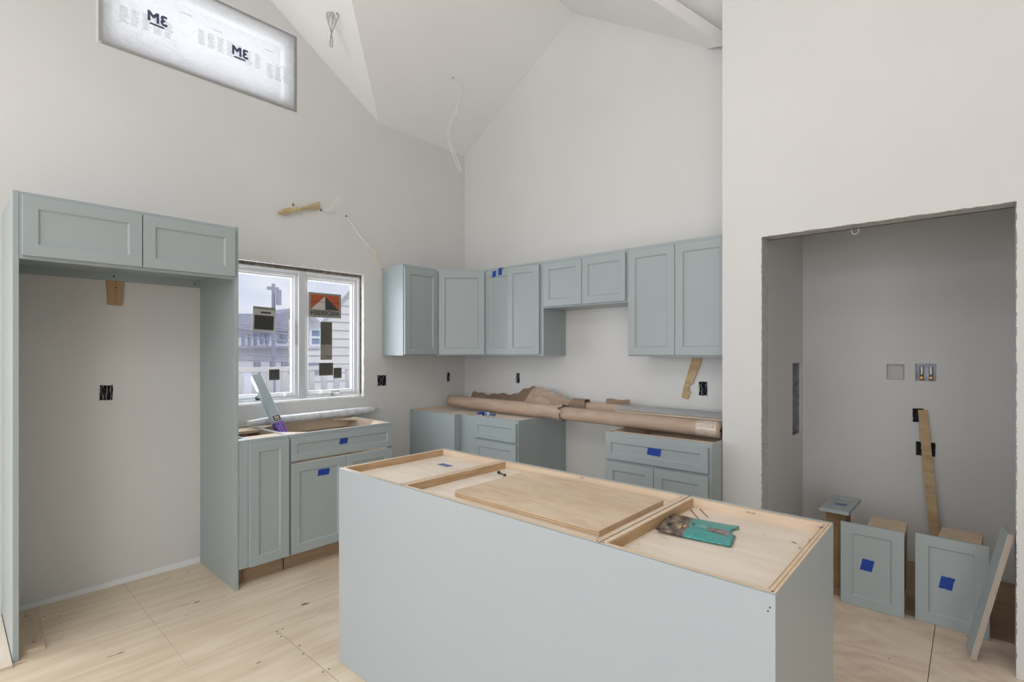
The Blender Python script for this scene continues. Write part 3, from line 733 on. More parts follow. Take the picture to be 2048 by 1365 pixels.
# ---------------- upper cabinets
def upper(name, label, F, w, z0, z1, d, doors, fw=2.1, dz0=.35, dz1=.95, loc=None):
    """F at back-left-bottom (z0) on the wall, N out into the room"""
    t = thing(name, label, 'cabinet', F(w/2, 0, d/2) if not loc else loc)
    bm = BM(); fbox(bm, F, .02, w-.02, 0, z1-z0, .05, d-.75, 0); obj('carcass', bm, M_CAB, t)
    bm = BM(); ring(bm, F, .02, w-.02, 0, z1-z0, 1.4, d-.75, d, .02); obj('face_frame', bm, M_CAB, t)
    for (a, b) in doors:
        shaker('door', Fr(F(a, dz0, d+.02), F.U, F.V, F.N), b-a, z1-z0-dz0-dz1, t, fw=fw)
    return t
upper('wall_cabinet', 'single-door blue-grey wall cabinet on left wall beside the window', FAc(0, -38.6, 54), 14.5, 54, 84, 12, [(.3, 14.3)])
# corner unit
t = thing('corner_wall_cabinet', 'blue-grey wall cabinet with angled door set across the room corner', 'cabinet', (10, -10, 54))
bm = BM(); prism(bm, [(0.05, -.05), (.05, -24.05), (11.4, -24.05), (23.9, -11.6), (23.9, -.05)], WORLD, 54, 84); obj('carcass', bm, M_CAB, t)
q = 1/math.sqrt(2)
F = Fr((11.75, -24.15, 54), (q, q, 0), (0, 0, 1), (q, -q, 0))
bm = BM(); ring(bm, F, .05, 17.2, 0, 30, 1.3, 0, .3, .02); obj('face_frame', bm, M_CAB, t)
shaker('door', Fr(F(.75, .35, .32), F.U, F.V, F.N), 15.9, 28.7, t)
# 24 inch with ajar right door
t = thing('wall_cabinet', 'blue-grey wall cabinet with taped-up, slightly open right door', 'cabinet', (36.8, -6, 54))
F = FBc(24.05, 0, 54)
bm = BM(); fbox(bm, F, .02, 25.4, 0, 30, .05, 11.25); obj('carcass', bm, M_CAB, t)
bm = BM(); ring(bm, F, .02, 25.4, 0, 30, 1.4, 11.25, 12, .02); obj('face_frame', bm, M_CAB, t)
d1 = shaker('door', Fr(F(.35, .35, 12.02), F.U, F.V, F.N), 11.9, 28.7, t)
ang = math.radians(7)
Fd = Fr(F(24.15, .35, 12.05), (1, 0, 0), (0, 0, 1), (0, -1, 0))
Ux = Vector((math.cos(ang), math.sin(ang), 0))   # from free edge to hinge
Fd = Fr(Vector((48.2, -12.05, 54.35)) - Ux*12.35, Ux, (0, 0, 1), Vector((Ux.y, -Ux.x, 0)))
d2 = shaker('door', Fd, 12.35, 28.7, t)
tape(FBc(0, 0, 0), 28.6, 81.9, 1.7, 2.0, d1, n=12.8, seed=5, tilt=.05)
tape(FBc(0, 0, 0), 31.4, 82.5, 1.7, 2.4, d1, n=12.82, seed=6, tilt=.1)
upper('hood_wall_cabinet', 'short two-door blue-grey cabinet above the range gap', FBc(49.55, 0, 69), 29.9, 69, 84, 12, [(.5, 14.85), (15.0, 29.4)], fw=2.1, dz0=.4, dz1=1.0)
bm = BM(); fbox(bm, FBc(49.55, 0, 0), 1, 29, 68.9, 69.0, .1, 11.4)
upper('wall_cabinet', 'tall two-door blue-grey wall cabinet ending at right-hand wall', FBc(79.5, 0, 54), 27.75, 54, 84, 12, [(.35, 13.75), (13.85, 27.5)])

# notched lath hanging below
t = thing('notched_wood_strip', 'thin notched wood strip hanging on wall below right wall cabinet', 'wood strip', (92.5, -.4, 42))
def P2(u, v, y=-.1): q_ = at(u, v, 'y', y); return (q_.x, q_.z)
L = [P2(1385, 717), P2(1404, 717), P2(1402, 728), P2(1386, 768), P2(1379, 772), P2(1378, 779), P2(1381, 785), P2(1376, 799), P2(1364, 796), P2(1368, 775)]
bm = BM(); prism(bm, L, FB, .05, .45); obj('strip', bm, M_STRIP, t)

# ---------------- base cabinets on the back wall
t = thing('corner_base_cabinet', 'open-topped blue-grey base cabinet in the room corner, blank side panel', 'cabinet', (12, -13, 0))
boxobj('end_panel', (.1, 24, -26.85, -26.35, 4.5, 34.5), M_CAB, t, bev=.03)
boxobj('end_panel', (.1, 21, -26.8, -26.35, .02, 4.5), M_CAB, t)
boxobj('face_strip', (23.25, 24.0, -26.35, -24.0, 4.5, 34.5), M_CAB, t)
boxobj('back_panel', (.1, .6, -26.3, -.1, 4.5, 34.5), M_PLY, t)
boxobj('back_panel', (.6, 24.9, -.6, -.1, 4.5, 34.5), M_PLY, t)
boxobj('top_panel', (.7, 23.2, -26.3, -.7, 33.2, 33.7), M_PLYX, t)
bm = BM(); box(bm, .6, 1.2, -26.3, -.6, 33.7, 34.4); box(bm, 1.2, 24.5, -1.2, -.6, 33.7, 34.4); obj('top_rail', bm, M_PALE, t)
bm = BM(); tube(bm, [at(824.5, 821, 'y', -26.86), at(824.5, 821, 'y', -26.9)], .22, 8); obj('screw', bm, M_SCREW, t)

t = thing('drawer_base_cabinet', 'blue-grey three-drawer base cabinet left of the range gap', 'cabinet', (37, -12, 0))
boxobj('filler', (24.05, 30.0, -24.0, -23.25, 4.5, 34.5), M_CAB, t, bev=.02)
boxobj('side_panel', (49.0, 49.5, -24.0, -.1, .02, 34.5), M_CAB, t, bev=.02); boxobj('side_panel', (25.2, 25.7, -23.2, -.1, 4.5, 34.5), M_PLY, t)
bm = BM(); ring(bm, FBc(0, 0, 0), 30.02, 48.98, 4.5, 34.5, 1.3, 23.25, 24, .02); fbox(bm, FBc(0,0,0), 31.3, 47.7, 26.3, 28.6, 23.25, 23.98); fbox(bm, FBc(0,0,0), 31.3, 47.7, 15.3, 17.4, 23.25, 23.98); obj('face_frame', bm, M_CAB, t)
boxobj('top_panel', (25.7, 49.0, -23.2, -.1, 33.4, 34.0), M_PLYX, t)
for (z0, z1) in ((27.75, 33.6), (16.6, 27.1), (5, 16)):
    shaker('drawer_front', FBc(31.0, -24.02, z0), 18.0, z1-z0, t, fw=1.6 if z1-z0 < 7 else 2.0, slope=.28)
boxobj('toe_kick', (25, 49, -20.6, -20.1, .02, 4.5), M_KICK, t)
# crumpled tape on its top edge
t = thing('crumpled_tape', 'crumpled torn scraps of blue tape on top edge of drawer cabinet', 'tape', (36, -23.5, 34.5))
for k, (u0, v0, u1, v1, m) in enumerate(((952, 820, 968, 831, M_TAPE), (966, 823, 978, 832, M_TAPEW), (976, 824, 988, 833, M_TAPEL), (958, 826, 972, 832, M_TAPE))):
    a = at(u0, v1, 'y', -24.2); b = at(u1, v0, 'y', -24.2)
    def fs(s, q, a=a, b=b, k=k): return (a.x+(b.x-a.x)*s, -24.1+q*1.4+.25*math.sin(s*9+k), max(34.56, 34.7 + abs(1.5*math.sin(s*6+q*5+k))*(1-abs(s-.5))))
    bm = BM(); sheet(bm, fs, 7, 5, .02); obj('tape_scrap', bm, m, t)

t = thing('two_door_base_cabinet', 'blue-grey base cabinet right of the range gap, tape on its drawer', 'cabinet', (93, -12, 0))
open_base(t, 79.6, 107.2, -24, -.1, 'y')
boxobj('top_rail', (80.1, 106.7, -23.2, -19.5, 33.5, 34.2), M_PALE, t); boxobj('top_rail', (80.1, 106.7, -4, -.6, 33.5, 34.2), M_PALE, t)
boxobj('mid_rail', (81, 105.8, -24, -23.3, 26, 28.5), M_CAB, t)
d = shaker('drawer_front', FBc(80.0, -24.02, 27.75), 26.5, 5.9, t, fw=1.6, slope=.28)
tape(FBc(0, -24.02, 0), 93.4, 31.0, 3.4, 1.75, d, n=.5, seed=8, tilt=-.04)
shaker('door', FBc(80.0, -24.02, 4.7), 13.3, 22.4, t); shaker('door', FBc(93.4, -24.02, 4.7), 13.1, 22.4, t)
boxobj('toe_kick', (80, 107, -20.6, -20.1, .02, 4.5), M_KICK, t)

# ---------------- rolls and scraps along the back wall
t = thing('kraft_wrapped_tube', 'long brown kraft-wrapped tube lying across the base cabinets', 'tube', (55, -13, 34.5))
A = Vector((4.6, -11.4, 36.75)); B = Vector((106.3, -15.8, 36.55)); dv = B-A
def ax_(s): return A + dv*s
bm = BM(); n = 44
tube(bm, [ax_(.5 + .5*i/n) for i in range(n+1)], [1.98*(1+.012*noise.noise(Vector((i*.7, 0, 5)))) for i in range(n+1)], 22); obj('tube', bm, M_KRAFT, t, smooth=True)
bm = BM()
# outer torn sleeve on the left half
N1, N2 = 60, 28
rows = []
for i in range(N1+1):
    s = i/N1*.532
    row = []
    for k in range(N2):
        th = 2*math.pi*k/N2
        ss = s
        if i == N1: ss = s + .006*math.sin(k*2.1) + .005*math.sin(k*5)
        if i == 0: ss = s + .004*math.sin(k*3)
        r = 1.92 + .22*min(1, s*4) + .10*noise.noise(Vector((s*30, math.cos(th)*1.5, math.sin(th)*1.5))) + (.34 if i > N1-2 else .2 if i > N1-4 else 0) + .35*max(0, math.sin(s*3))*max(0, math.sin(th))*.3
        row.append(bm.verts.new(ax_(ss) + Vector((0, math.cos(th), math.sin(th)))*r + Vector((0, 0, .1))))
    rows.append(row)
for i in range(N1):
    for k in range(N2): bm.faces.new([rows[i][k], rows[i][(k+1)%N2], rows[i+1][(k+1)%N2], rows[i+1][k]])
bm.faces.new(rows[0][::-1])
obj('torn_sleeve', bm, M_KRAFT, t, smooth=True)
# ragged lip standing along the top of the sleeve
bm = BM()
def lip(s, q):
    a = ax_(.03 + .46*s); h = 1.0*abs(noise.noise(Vector((s*40, 3, 0)))) + .25
    if .78 < s < .98: h += 2.0*math.sin((s-.78)/.2*math.pi)
    return a + Vector((0, .75-.5*q, 1.85 + h*q))
sheet(bm, lip, 110, 3, .05); obj('torn_lip', bm, M_KRAFT, t)
bm = BM(); tube(bm, [ax_(.945+.01*i) for i in range(6)], 2.04, 22, cap=False); obj('packing_tape', bm, M_CLEAR, t)
bm = BM()
e = ax_(1.0); star = [(1.0*math.cos(k*math.pi/4)*(1 if k%2==0 else .35)*1.25, 1.5*math.sin(k*math.pi/4)*(1 if k%2==0 else .35)) for k in range(8)]
prism(bm, star, Fr(e + Vector((.0, 0, 0)), (0, 1, 0), (0, 0, 1), (1, 0, 0)), 0, .04); obj('open_end', bm, M_GAP, t)

t = thing('torn_kraft_sheet', 'long torn sheet of brown paper lying against back wall, corner raised', 'torn paper', (26, -4, 34.5))
def tp(s, q):
    x = 6.5 + 32.5*s
    top = 39.5 + .35*math.sin(s*17) + .25*math.sin(s*41) + (4.4*max(0, (s-.5)/.5)**1.5)
    if s > .975: top -= (s-.975)*60
    bot = 36.0 + 2.0*max(0, s-.6)
    z = bot + (top-bot)*q
    return (x, -4.6 + 2.6*q + .5*math.sin(s*8+q*3), z)
bm = BM(); sheet(bm, tp, 60, 8, .06); obj('sheet', bm, M_KRAFTD, t, smooth=True)
t = thing('crumpled_kraft_paper', 'crumpled brown paper heap behind the tube near the sleeve end', 'torn paper', (51, -6.5, 35))
def tp2(s, q):
    x = 37.5 + 17.5*s
    PK = ((0, 39.8), (.08, 42.6), (.2, 43.1), (.36, 42.9), (.44, 42.2), (.55, 42.5), (.66, 41.0), (.74, 41.3), (.85, 40.2), (1.01, 39.6))
    for (sa, ta), (sb, tb) in zip(PK, PK[1:]):
        if sa <= s <= sb: top = ta + (tb-ta)*(s-sa)/(sb-sa) + .25*noise.noise(Vector((s*25, 1, 0)))
    return (x - (1-q)*1.5*(1-s), -8.6 + 4*q + .6*noise.noise(Vector((s*6, q*5, 0))), 36.5 + (top-36.5)*q + .3*noise.noise(Vector((s*9, q*6, 4))))
bm = BM(); sheet(bm, tp2, 26, 12, .06); obj('sheet', bm, M_KRAFT, t)
t = thing('cardboard_channel', 'thin brown cardboard channel behind the long tube at mid counter', 'cardboard', (67, -6, 34.6))
def ch(x0, x1, y, z, w, h, seed):
    def f(s, q):
        a = math.pi*(q)
        return (x0+(x1-x0)*s + .3*math.sin(q*9+seed)*(s > .97 or s < .03), y - w*math.cos(a), z + h*math.sin(a)**.6)
    return f
bm = BM(); sheet(bm, ch(57, 79, -5.6, 36.6, 1.5, 3.0, 1), 24, 10, .06); obj('channel', bm, M_KRAFT, t)
bm = BM(); sheet(bm, ch(57.0, 62.0, -5.9, 36.9, 1.7, 3.6, 2), 6, 8, .06); obj('torn_collar', bm, M_KRAFTD, t)
bm = BM(); sheet(bm, lambda s, q: (67.5+8.0*s, -4.2+.4*q, 38.9+2.0*q+.15*math.sin(s*8)), 8, 4, .06); obj('raised_flap', bm, M_KRAFTD, t)
bm = BM(); tube(bm, spline([(75.8, -4, 39.0), (77.5, -3.4, 40.6), (79.5, -3, 41.6), (77.8, -3, 41.3)], 5), .06, 5); obj('plastic_string', bm, M_WIREW, t)
t = thing('metal_trim_bundle', 'bundle of silver metal strips in plastic behind right end of tube', 'metal strips', (90, -6, 34.6))
for k, (yy, zz) in enumerate(((-9.3, 37.9), (-7.6, 38.4), (-5.9, 38.8), (-4.4, 39.1))):
    bm = BM(); box(bm, 74 + k*.4, 104.6, yy-.7, yy+.55, zz, zz+.5, .08); obj('metal_strip', bm, M_SILVER if k % 2 else M_PALE if k == 0 else M_SILVER, t)
bm = BM()
def fw_(s, q):
    return (73.5+31.9*s, -10.2 + 7.4*q, 38.6 + .95*math.sin(q*math.pi*.9) + .25*q + .12*noise.noise(Vector((s*40, q*5, 0))) + (.35*noise.noise(Vector((s*60, q*8, 1))) if s > .9 else 0))
sheet(bm, fw_, 60, 8, .02); obj('plastic_wrap', bm, M_FILMT, t, smooth=True)

# ---------------- island: three open-topped units behind one back panel
IX0, IX1, IY0, IY1, IZ = 66.4, 138.1, -92.0, -67.8, 34.5
div = [66.4, 84.4, 120.4, 138.1]
isl = thing('island_back_panel', 'large plain pale blue panel along front of the island', 'cabinet panel', (102, -92, 0))
boxobj('panel', (IX0, IX1, IY0, IY0+.35, 0.05, IZ-.05), mat('island_panel_paint', (.415, .46, .485, 1), .36, var=.015, vscale=1.2), isl, bev=.02)
bm = BM()
for (u, v) in ((1540, 1216), (1536, 1223)):
    p_ = at(u, v, 'y', IY0); tube(bm, [p_, p_ + Vector((0, -.03, 0))], .07, 6)
obj('pin_hole', bm, M_SCREW, isl)
labs = ['left unit of island, empty pale top tray with tape scrap', 'wide middle unit of island, tray holding loose board', 'right unit of island, grey end panel and tray holding snack pouch']
unit = []
for i in range(3):
    a, b = div[i]+.09, div[i+1]-.09
    t = thing('island_base_cabinet', labs[i], 'cabinet', ((a+b)/2, -80, 0)); unit.append(t)
    y0, y1 = IY0+.38, IY1
    boxobj('side_panel', (a, a+.55, y0, y1, .02, IZ-.06), M_CAB, t); boxobj('side_panel', (b-.55, b, y0, y1, .02, IZ-.06), M_CAB, t)
    boxobj('top_board', (a+.55, b-.55, y0+.5, y1-.7, IZ-1.75, IZ-1.25), M_PLYX, t)
    ms = M_PALE if i != 2 else M_EDGE
    boxobj('tray_side', (a, a+.6, y0, y1, IZ-.06, IZ), M_PALE, t); boxobj('tray_side', (b-.6, b, y0, y1, IZ-.06, IZ), M_PALE, t)
    boxobj('tray_inner_edge', (a+.55, a+.75, y0+.5, y1-.7, IZ-1.25, IZ-.02), M_EDGE, t); boxobj('tray_inner_edge', (b-.75, b-.55, y0+.5, y1-.7, IZ-1.25, IZ-.02), M_EDGE, t)
    boxobj('rear_rail', (a+.55, b-.55, y0, y0+.5, IZ-1.25, IZ-.02), M_PALE, t)
    boxobj('front_rail', (a+.55, b-.55, y1-.7, y1, IZ-3.2, IZ-.01), M_PALE, t)
    bm = BM(); fbox(bm, Fr((0, IY1, 0), (1,0,0), (0,0,1), (0,1,0)), a, b, 4.5, IZ-.02, .02, .72, .02); obj('face_frame', bm, M_CAB, t)
    F = Fr((b-.2, IY1+.75, 0), (-1, 0, 0), (0, 0, 1), (0, 1, 0))
    w_ = b-a-.4
    shaker('drawer_front', Fr(F(0, 27.5, 0), F.U, F.V, F.N), w_, 5.8, t, fw=1.6)
    if i == 1:
        shaker('door', Fr(F(0, 4.8, 0), F.U, F.V, F.N), w_/2-.05, 22.2, t); shaker('door', Fr(F(w_/2+.05, 4.8, 0), F.U, F.V, F.N), w_/2-.05, 22.2, t)
    else: shaker('door', Fr(F(0, 4.8, 0), F.U, F.V, F.N), w_, 22.2, t)
    bm = BM()
    for xx in (a+.3, b-.3):
        box(bm, xx-.1, xx+.1, y0+.1, y0+.28, IZ, IZ+.02)
    obj('staple', bm, M_SCREW, t)
TOPZ = IZ-1.25
ply_end = boxobj('plywood_edge', (138.1-.42, 138.1-.3, IY0+.4, IY1-.1, IZ, IZ+.01), M_EDGE, unit[2])
FT = Fr((0, 0, TOPZ), (1, 0, 0), (0, 1, 0), (0, 0, 1))
# tape scrap and writing
c_ = at(890, 931, 'z', TOPZ)
tp_ = tape(Fr((c_.x, c_.y, TOPZ), (.85, -.52, 0), (.52, .85, 0), (0, 0, 1)), 0, 0, 3.3, 1.5, unit[0], n=.01, m=M_TAPEL, seed=12, tilt=.5)
def mark(txt, u, v, size, parent, mt, rot=0, z=IZ-.005):
    c = at(u, v, 'z', z)
    F = Fr((c.x, c.y, z), (math.cos(rot), math.sin(rot), 0), (-math.sin(rot), math.cos(rot), 0), (0, 0, 1))
    obj('pencil_mark', lettering(txt, F, size, False, .01, .008), mt, parent)
mark('B', 1164, 956.5, 1.0, unit[1], M_PENCIL, .3, IZ-.01); mark('GS', 1501, 1026.5, 1.0, unit[2], M_PENCIL, 0, IZ-.01); mark('X', 1643, 1056, 1.2, unit[2], M_PENB, .6, IZ-.01)
mark('o', 943, 911, .9, unit[0], M_EDGE, 0, IZ-.01); mark('x', 1343, 1003, .6, unit[1], M_EDGE, 0, IZ-.01)
bm = BM()
for (u, v, r) in ((1529, 1070, .10), (1590, 1087, .2), (1586, 1085, .2), (1600, 1097, .18), (1620, 1081, .2), (1278, 1089, .10), (1276, 1098, .07), (1322, 1090, .07), (1392, 1017, .09), (1421, 1021, .09)):
    c = at(u, v, 'z', TOPZ); tube(bm, [(c.x, c.y, TOPZ+.0), (c.x, c.y, TOPZ+.02)], r, 7)
obj('wood_knot', bm, M_SHIM, unit[2])

# loose board in the middle tray
t = thing('loose_plywood_board', 'loose plywood board with rounded corners lying in middle island tray', 'board', (105, -80, TOPZ))
zb = TOPZ+.75
c0, c1_, c2_, c3 = [at(u, v, 'z', zb) for u, v in ((910, 984), (1049, 942), (1331, 1003), (1190, 1062))]
bx0, bx1 = (c0.x+c1_.x)/2, (c2_.x+c3.x)/2; by0, by1 = (c0.y+c3.y)/2, (c1_.y+c2_.y)/2
bx1 = min(bx1, div[2]-1.0)
def rrect(x0, x1, y0, y1, r, n=5):
    o = []
    for (sx, sy, a0) in ((1, 1, 0), (-1, 1, 90), (-1, -1, 180), (1, -1, 270)):
        q = r if sx < 0 else .15
        cx = x1-q if sx > 0 else x0+q; cy = y1-q if sy > 0 else y0+q
        for k in range(n+1):
            a = math.radians(a0+90*k/n); o.append((cx+q*math.cos(a), cy+q*math.sin(a)))
    return o
for k in range(5):
    bm = BM(); prism(bm, rrect(bx0+(.03 if k%2 else 0), bx1, by0+(.04 if k%2 else 0), by1, 1.0), Fr((0,0,0),(1,0,0),(0,1,0),(0,0,1)), TOPZ+.02+k*.15, TOPZ+.02+(k+1)*.15 - .005)
    obj('ply_layer', bm, M_BOARD if k % 2 == 0 else M_EDGE, t)
# screws, nails
t = thing('screw', 'dark drywall screw lying near left end of middle island tray', 'screw', tuple(at(1002, 949, 'z', TOPZ)))
s0 = at(997, 945, 'z', TOPZ+.3); s1 = at(1009, 951, 'z', TOPZ+.3)
bm = BM(); tube(bm, [s0, s0.lerp(s1, .12), s0.lerp(s1, .2), s1.lerp(s0, .2), s1], [.28, .26, .11, .11, .03], 8); obj('shaft', bm, M_SCREW, t)
bm = BM(); q_ = s1 + Vector((0, 0, -.05)); tube(bm, [q_ + Vector((-.12, .3, 0)), q_+Vector((-.1, .2, 0)), q_+Vector((.1, -.35, -.08))], [.24, .1, .05], 8); obj('screw_head', bm, M_SCREW, t)
for lab, (u0, v0, u1, v1) in (('thin brown twig-like nail nearer the tray divider', (1382, 1021, 1397, 1038)), ('thin brown twig-like nail further from the tray divider', (1401, 1020, 1416, 1035))):
    a = at(u0, v0, 'z', TOPZ+.08); b = at(u1, v1, 'z', TOPZ+.08)
    t = thing('nail', lab, 'nail', tuple(a)); bm = BM(); tube(bm, [a, a.lerp(b, .1), b], [.13, .07, .05], 6); obj('shaft', bm, M_CORK, t)

# snack pouch
def pouch_mat():
    m = bpy.data.materials.new('teal_pouch_print'); m.use_nodes = True; nt = m.node_tree; N = nt.nodes; L = nt.links; b = N['Principled BSDF']
    b.inputs['Roughness'].default_value = .33
    tcn = N.new('ShaderNodeUVMap'); tcn.uv_map = 'print'
    v = N.new('ShaderNodeTexVoronoi'); v.inputs['Scale'].default_value = 9
    L.new(tcn.outputs[0], v.inputs['Vector'])
    r = N.new('ShaderNodeValToRGB'); r.color_ramp.elements[0].position = .1; r.color_ramp.elements[0].color = (.045, .31, .29, 1); r.color_ramp.elements[1].position = .9; r.color_ramp.elements[1].color = (.10, .42, .40, 1)
    mm = N.new('ShaderNodeMath'); mm.operation = 'MULTIPLY'; mm.inputs[1].default_value = 24; L.new(v.outputs['Distance'], mm.inputs[0])
    ms = N.new('ShaderNodeMath'); ms.operation = 'SINE'; L.new(mm.outputs[0], ms.inputs[0])
    L.new(ms.outputs[0], r.inputs['Fac'])
    n = N.new('ShaderNodeTexNoise'); n.inputs['Scale'].default_value = 9; n.inputs['Detail'].default_value = 3; L.new(tcn.outputs[0], n.inputs['Vector'])
    r2 = N.new('ShaderNodeValToRGB'); e = r2.color_ramp.elements; e[0].position = .36; e[0].color = (.035, .025, .02, 1); e[1].position = .66; e[1].color = (.45, .30, .17, 1)
    x = e.new(.5); x.color = (.17, .12, .10, 1)
    L.new(n.outputs['Fac'], r2.inputs['Fac'])
    s = N.new('ShaderNodeSeparateXYZ'); L.new(tcn.outputs[0], s.inputs[0])
    ad = N.new('ShaderNodeMath'); ad.operation = 'MULTIPLY_ADD'; L.new(n.outputs['Fac'], ad.inputs[0]); ad.inputs[1].default_value = .35; L.new(s.outputs[0], ad.inputs[2])
    st = N.new('ShaderNodeMath'); st.operation = 'GREATER_THAN'; L.new(ad.outputs[0], st.inputs[0]); st.inputs[1].default_value = .56
    mx = N.new('ShaderNodeMix'); mx.data_type = 'RGBA'; L.new(st.outputs[0], mx.inputs['Factor']); L.new(r2.outputs['Color'], mx.inputs[6]); L.new(r.outputs['Color'], mx.inputs[7])
    L.new(mx.outputs[2], b.inputs['Base Color']); return m
t = thing('snack_pouch', 'teal and brown printed snack pouch lying in right island tray', 'pouch', tuple(at(1400, 1060, 'z', TOPZ)))
zc = TOPZ+.4
q00, q10, q11, q01 = [at(u, v, 'z', zc) for u, v in ((1318, 1062), (1463, 1091), (1479, 1050), (1340, 1026))]
def pf(s, q, side):
    p = (q00*(1-s)+q10*s)*(1-q) + (q01*(1-s)+q11*s)*q
    prof = (math.sin(math.pi*q)**.5)*(math.sin(math.pi*min(1, s*.9+.1))**.6 if s < .99 else 0)
    hgt = .34*prof + .10*noise.noise(Vector((s*6, q*4, 0)))*prof
    if s > .93 and .52 < q < .82: p = p - (q10-q00).normalized()*(s-.93)/.07*.8*math.sin((q-.52)/.30*math.pi)**.5
    p = p + (q10-q00).normalized()*(-.5*abs(q-.5)**2*4*(1-s))
    base = .16 + .32*(1-s)**3 + .2*max(0, s-.7)
    hgt = max(hgt, 0)
    return Vector((p.x, p.y, TOPZ + base + (hgt if side else -min(hgt*.4, base-.03))))
bm = BM(); uvl = bm.loops.layers.uv.new('print')
NU, NV = 30, 14
grid = {}
for side in (0, 1):
    for i in range(NU+1):
        for j in range(NV+1):
            rim = i in (0, NU) or j in (0, NV)
            key = (i, j, 1 if rim else side)
            if key not in grid: grid[key] = bm.verts.new(pf(i/NU, j/NV, side if not rim else 1))
for side in (0, 1):
    for i in range(NU):
        for j in range(NV):
            ks = [(i, j), (i+1, j), (i+1, j+1), (i, j+1)]
            vs = [grid[(a, b, 1 if (a in (0, NU) or b in (0, NV)) else side)] for a, b in ks]
            if side == 0: vs = vs[::-1]; ks = ks[::-1]
            try: f = bm.faces.new(vs)
            except ValueError: continue
            for lp, (a, b) in zip(f.loops, ks): lp[uvl].uv = (a/NU, b/NV*.5)
obj('pouch', bm, pouch_mat(), t, smooth=True)
def on_pouch(s0, s1, q0, q1, m, nm, off=.03):
    bm = BM(); sheet(bm, lambda s, q: pf(s0+(s1-s0)*s, q0+(q1-q0)*q, 1) + Vector((0, 0, off)), 10, 5, .01); obj(nm, bm, m, t)
on_pouch(.62, .92, .38, .56, mat('maroon_label_print', (.13, .09, .085, 1), .4, c2=(.38, .28, .28, 1), vscale=60), 'label_panel')
on_pouch(.50, .60, .45, .62, mat('pale_teal_print', (.20, .40, .38, 1), .4), 'pale_patch')
for a, b in ((.04, .6), (.09, .22), (.30, .3), (.24, .22)): on_pouch(a, a+.045, b, b+.13, M_GAP if a < .2 else M_STRIP, 'print_spot', .035)

# ------------------------------------------------------------------ outlet boxes
def rough_box(label, F, u0, u1, v0, v1, seed, mbox=M_BOXB, wires=6, wm=(M_BLACK, M_WIREG), depth=2.6, extra=None):
    """F.N points out of the wall"""
    t = thing('electrical_box', label, 'electrical box', F((u0+u1)/2, v0, -1))
    bm = BM(); th = .1
    fbox(bm, F, u0-.1, u1+.1, v0-.1, v1+.1, -depth-.1, -depth)
    for a in ((u0-.25, u0-.1, v0-.1, v1+.1), (u1+.1, u1+.25, v0-.1, v1+.1), (u0-.1, u1+.1, v0-.25, v0-.1), (u0-.1, u1+.1, v1+.1, v1+.25)):
        fbox(bm, F, a[0], a[1], a[2], a[3], -depth-.1, -.62)
    obj('box', bm, mbox, t)
    rnd = random.Random(seed)
    for k in range(wires):
        u = u0 + (u1-u0)*(k+.5)/wires
        pts = [F(u+rnd.uniform(-.15, .15), v0+.2+(v1-v0-.4)*j/4, -rnd.uniform(.15, 1.6)) for j in range(5)]
        bm = BM(); tube(bm, spline(pts, 4), .13, 6); obj('wire', bm, wm[k % len(wm)], t)
    # torn drywall rim
    bm = BM(); prism(bm, rag(rect(u0-.12, u1+.12, v0-.12, v1+.12), .1, .4, seed), F, 0, .02, [rag(rect(u0+.03, u1-.03, v0+.03, v1-.03), .08, .4, seed+1)]); obj('torn_rim', bm, M_RAW, t)
    return t
a = ebA
rough_box('open outlet box with dark wires in refrigerator bay wall', FA, *a[0][:4], 1)
rough_box('open switch box with tangled wires right of the window', FA, *a[1][:4], 2, wires=7)
t = rough_box('blue outlet box on left wall just beside the room corner', FA, *a[2][:4], 3, mbox=M_NAVY, wires=2)
t = rough_box('outlet box with blue and white wires above torn paper sheet', FB, *ebB[0][:4], 4, mbox=M_NAVY, wires=3, wm=(M_WIREG, M_NAVY))
t = rough_box('open outlet box with black wires beside the notched wood strip', FB, *ebB[1][:4], 5, wires=6)
t = rough_box('upper black outlet box in closet beside leaning wood strip', FCB, *cb[2][:4], 6, wires=3, wm=(M_BLACK,))
t = rough_box('lower black outlet box in closet half behind leaning wood strip', FCB, *cb[3][:4], 7, wires=5)
# washer boxes
t = thing('drain_box', 'empty pale plastic drain box set in closet back wall', 'wall box', (135.3, 33, 47.7))
x0, x1, z0, z1, _ = cb[0]
bm = BM(); box(bm, x0, x1, 32.6, 32.7, z0, z1); box(bm, x0-.1, x0+.12, 31.0, 32.6, z0, z1); box(bm, x1-.12, x1+.1, 31, 32.6, z0, z1); box(bm, x0, x1, 31, 32.6, z1-.12, z1+.1); box(bm, x0, x1, 31, 32.6, z0-.1, z0+.12)
obj('housing', bm, mat('pale_grey_plastic', (.60, .60, .58, 1), .5), t)
bm = BM(); ring(bm, FCB, x0-.15, x1+.15, z0-.15, z1+.15, .22, 0, .06); obj('rim', bm, M_WALL, t)
t = thing('washer_supply_box', 'grey supply box with two brass valves in closet back wall', 'wall box', (141.6, 33, 47.6))
x0, x1, z0, z1, _ = cb[1]
bm = BM(); box(bm, x0, x1, 33.4, 33.5, z0, z1); box(bm, x0-.1, x0+.12, 31.0, 33.4, z0, z1); box(bm, x1-.12, x1+.1, 31, 33.4, z0, z1); box(bm, x0, x1, 31, 33.4, z1-.12, z1+.1); box(bm, x0, x1, 31, 33.4, z0-.1, z0+.12)
obj('housing', bm, M_STEEL, t)
bm = BM(); ring(bm, FCB, x0-.12, x1+.12, z0-.12, z1+.12, .2, 0, .06); obj('rim', bm, M_WALL, t)
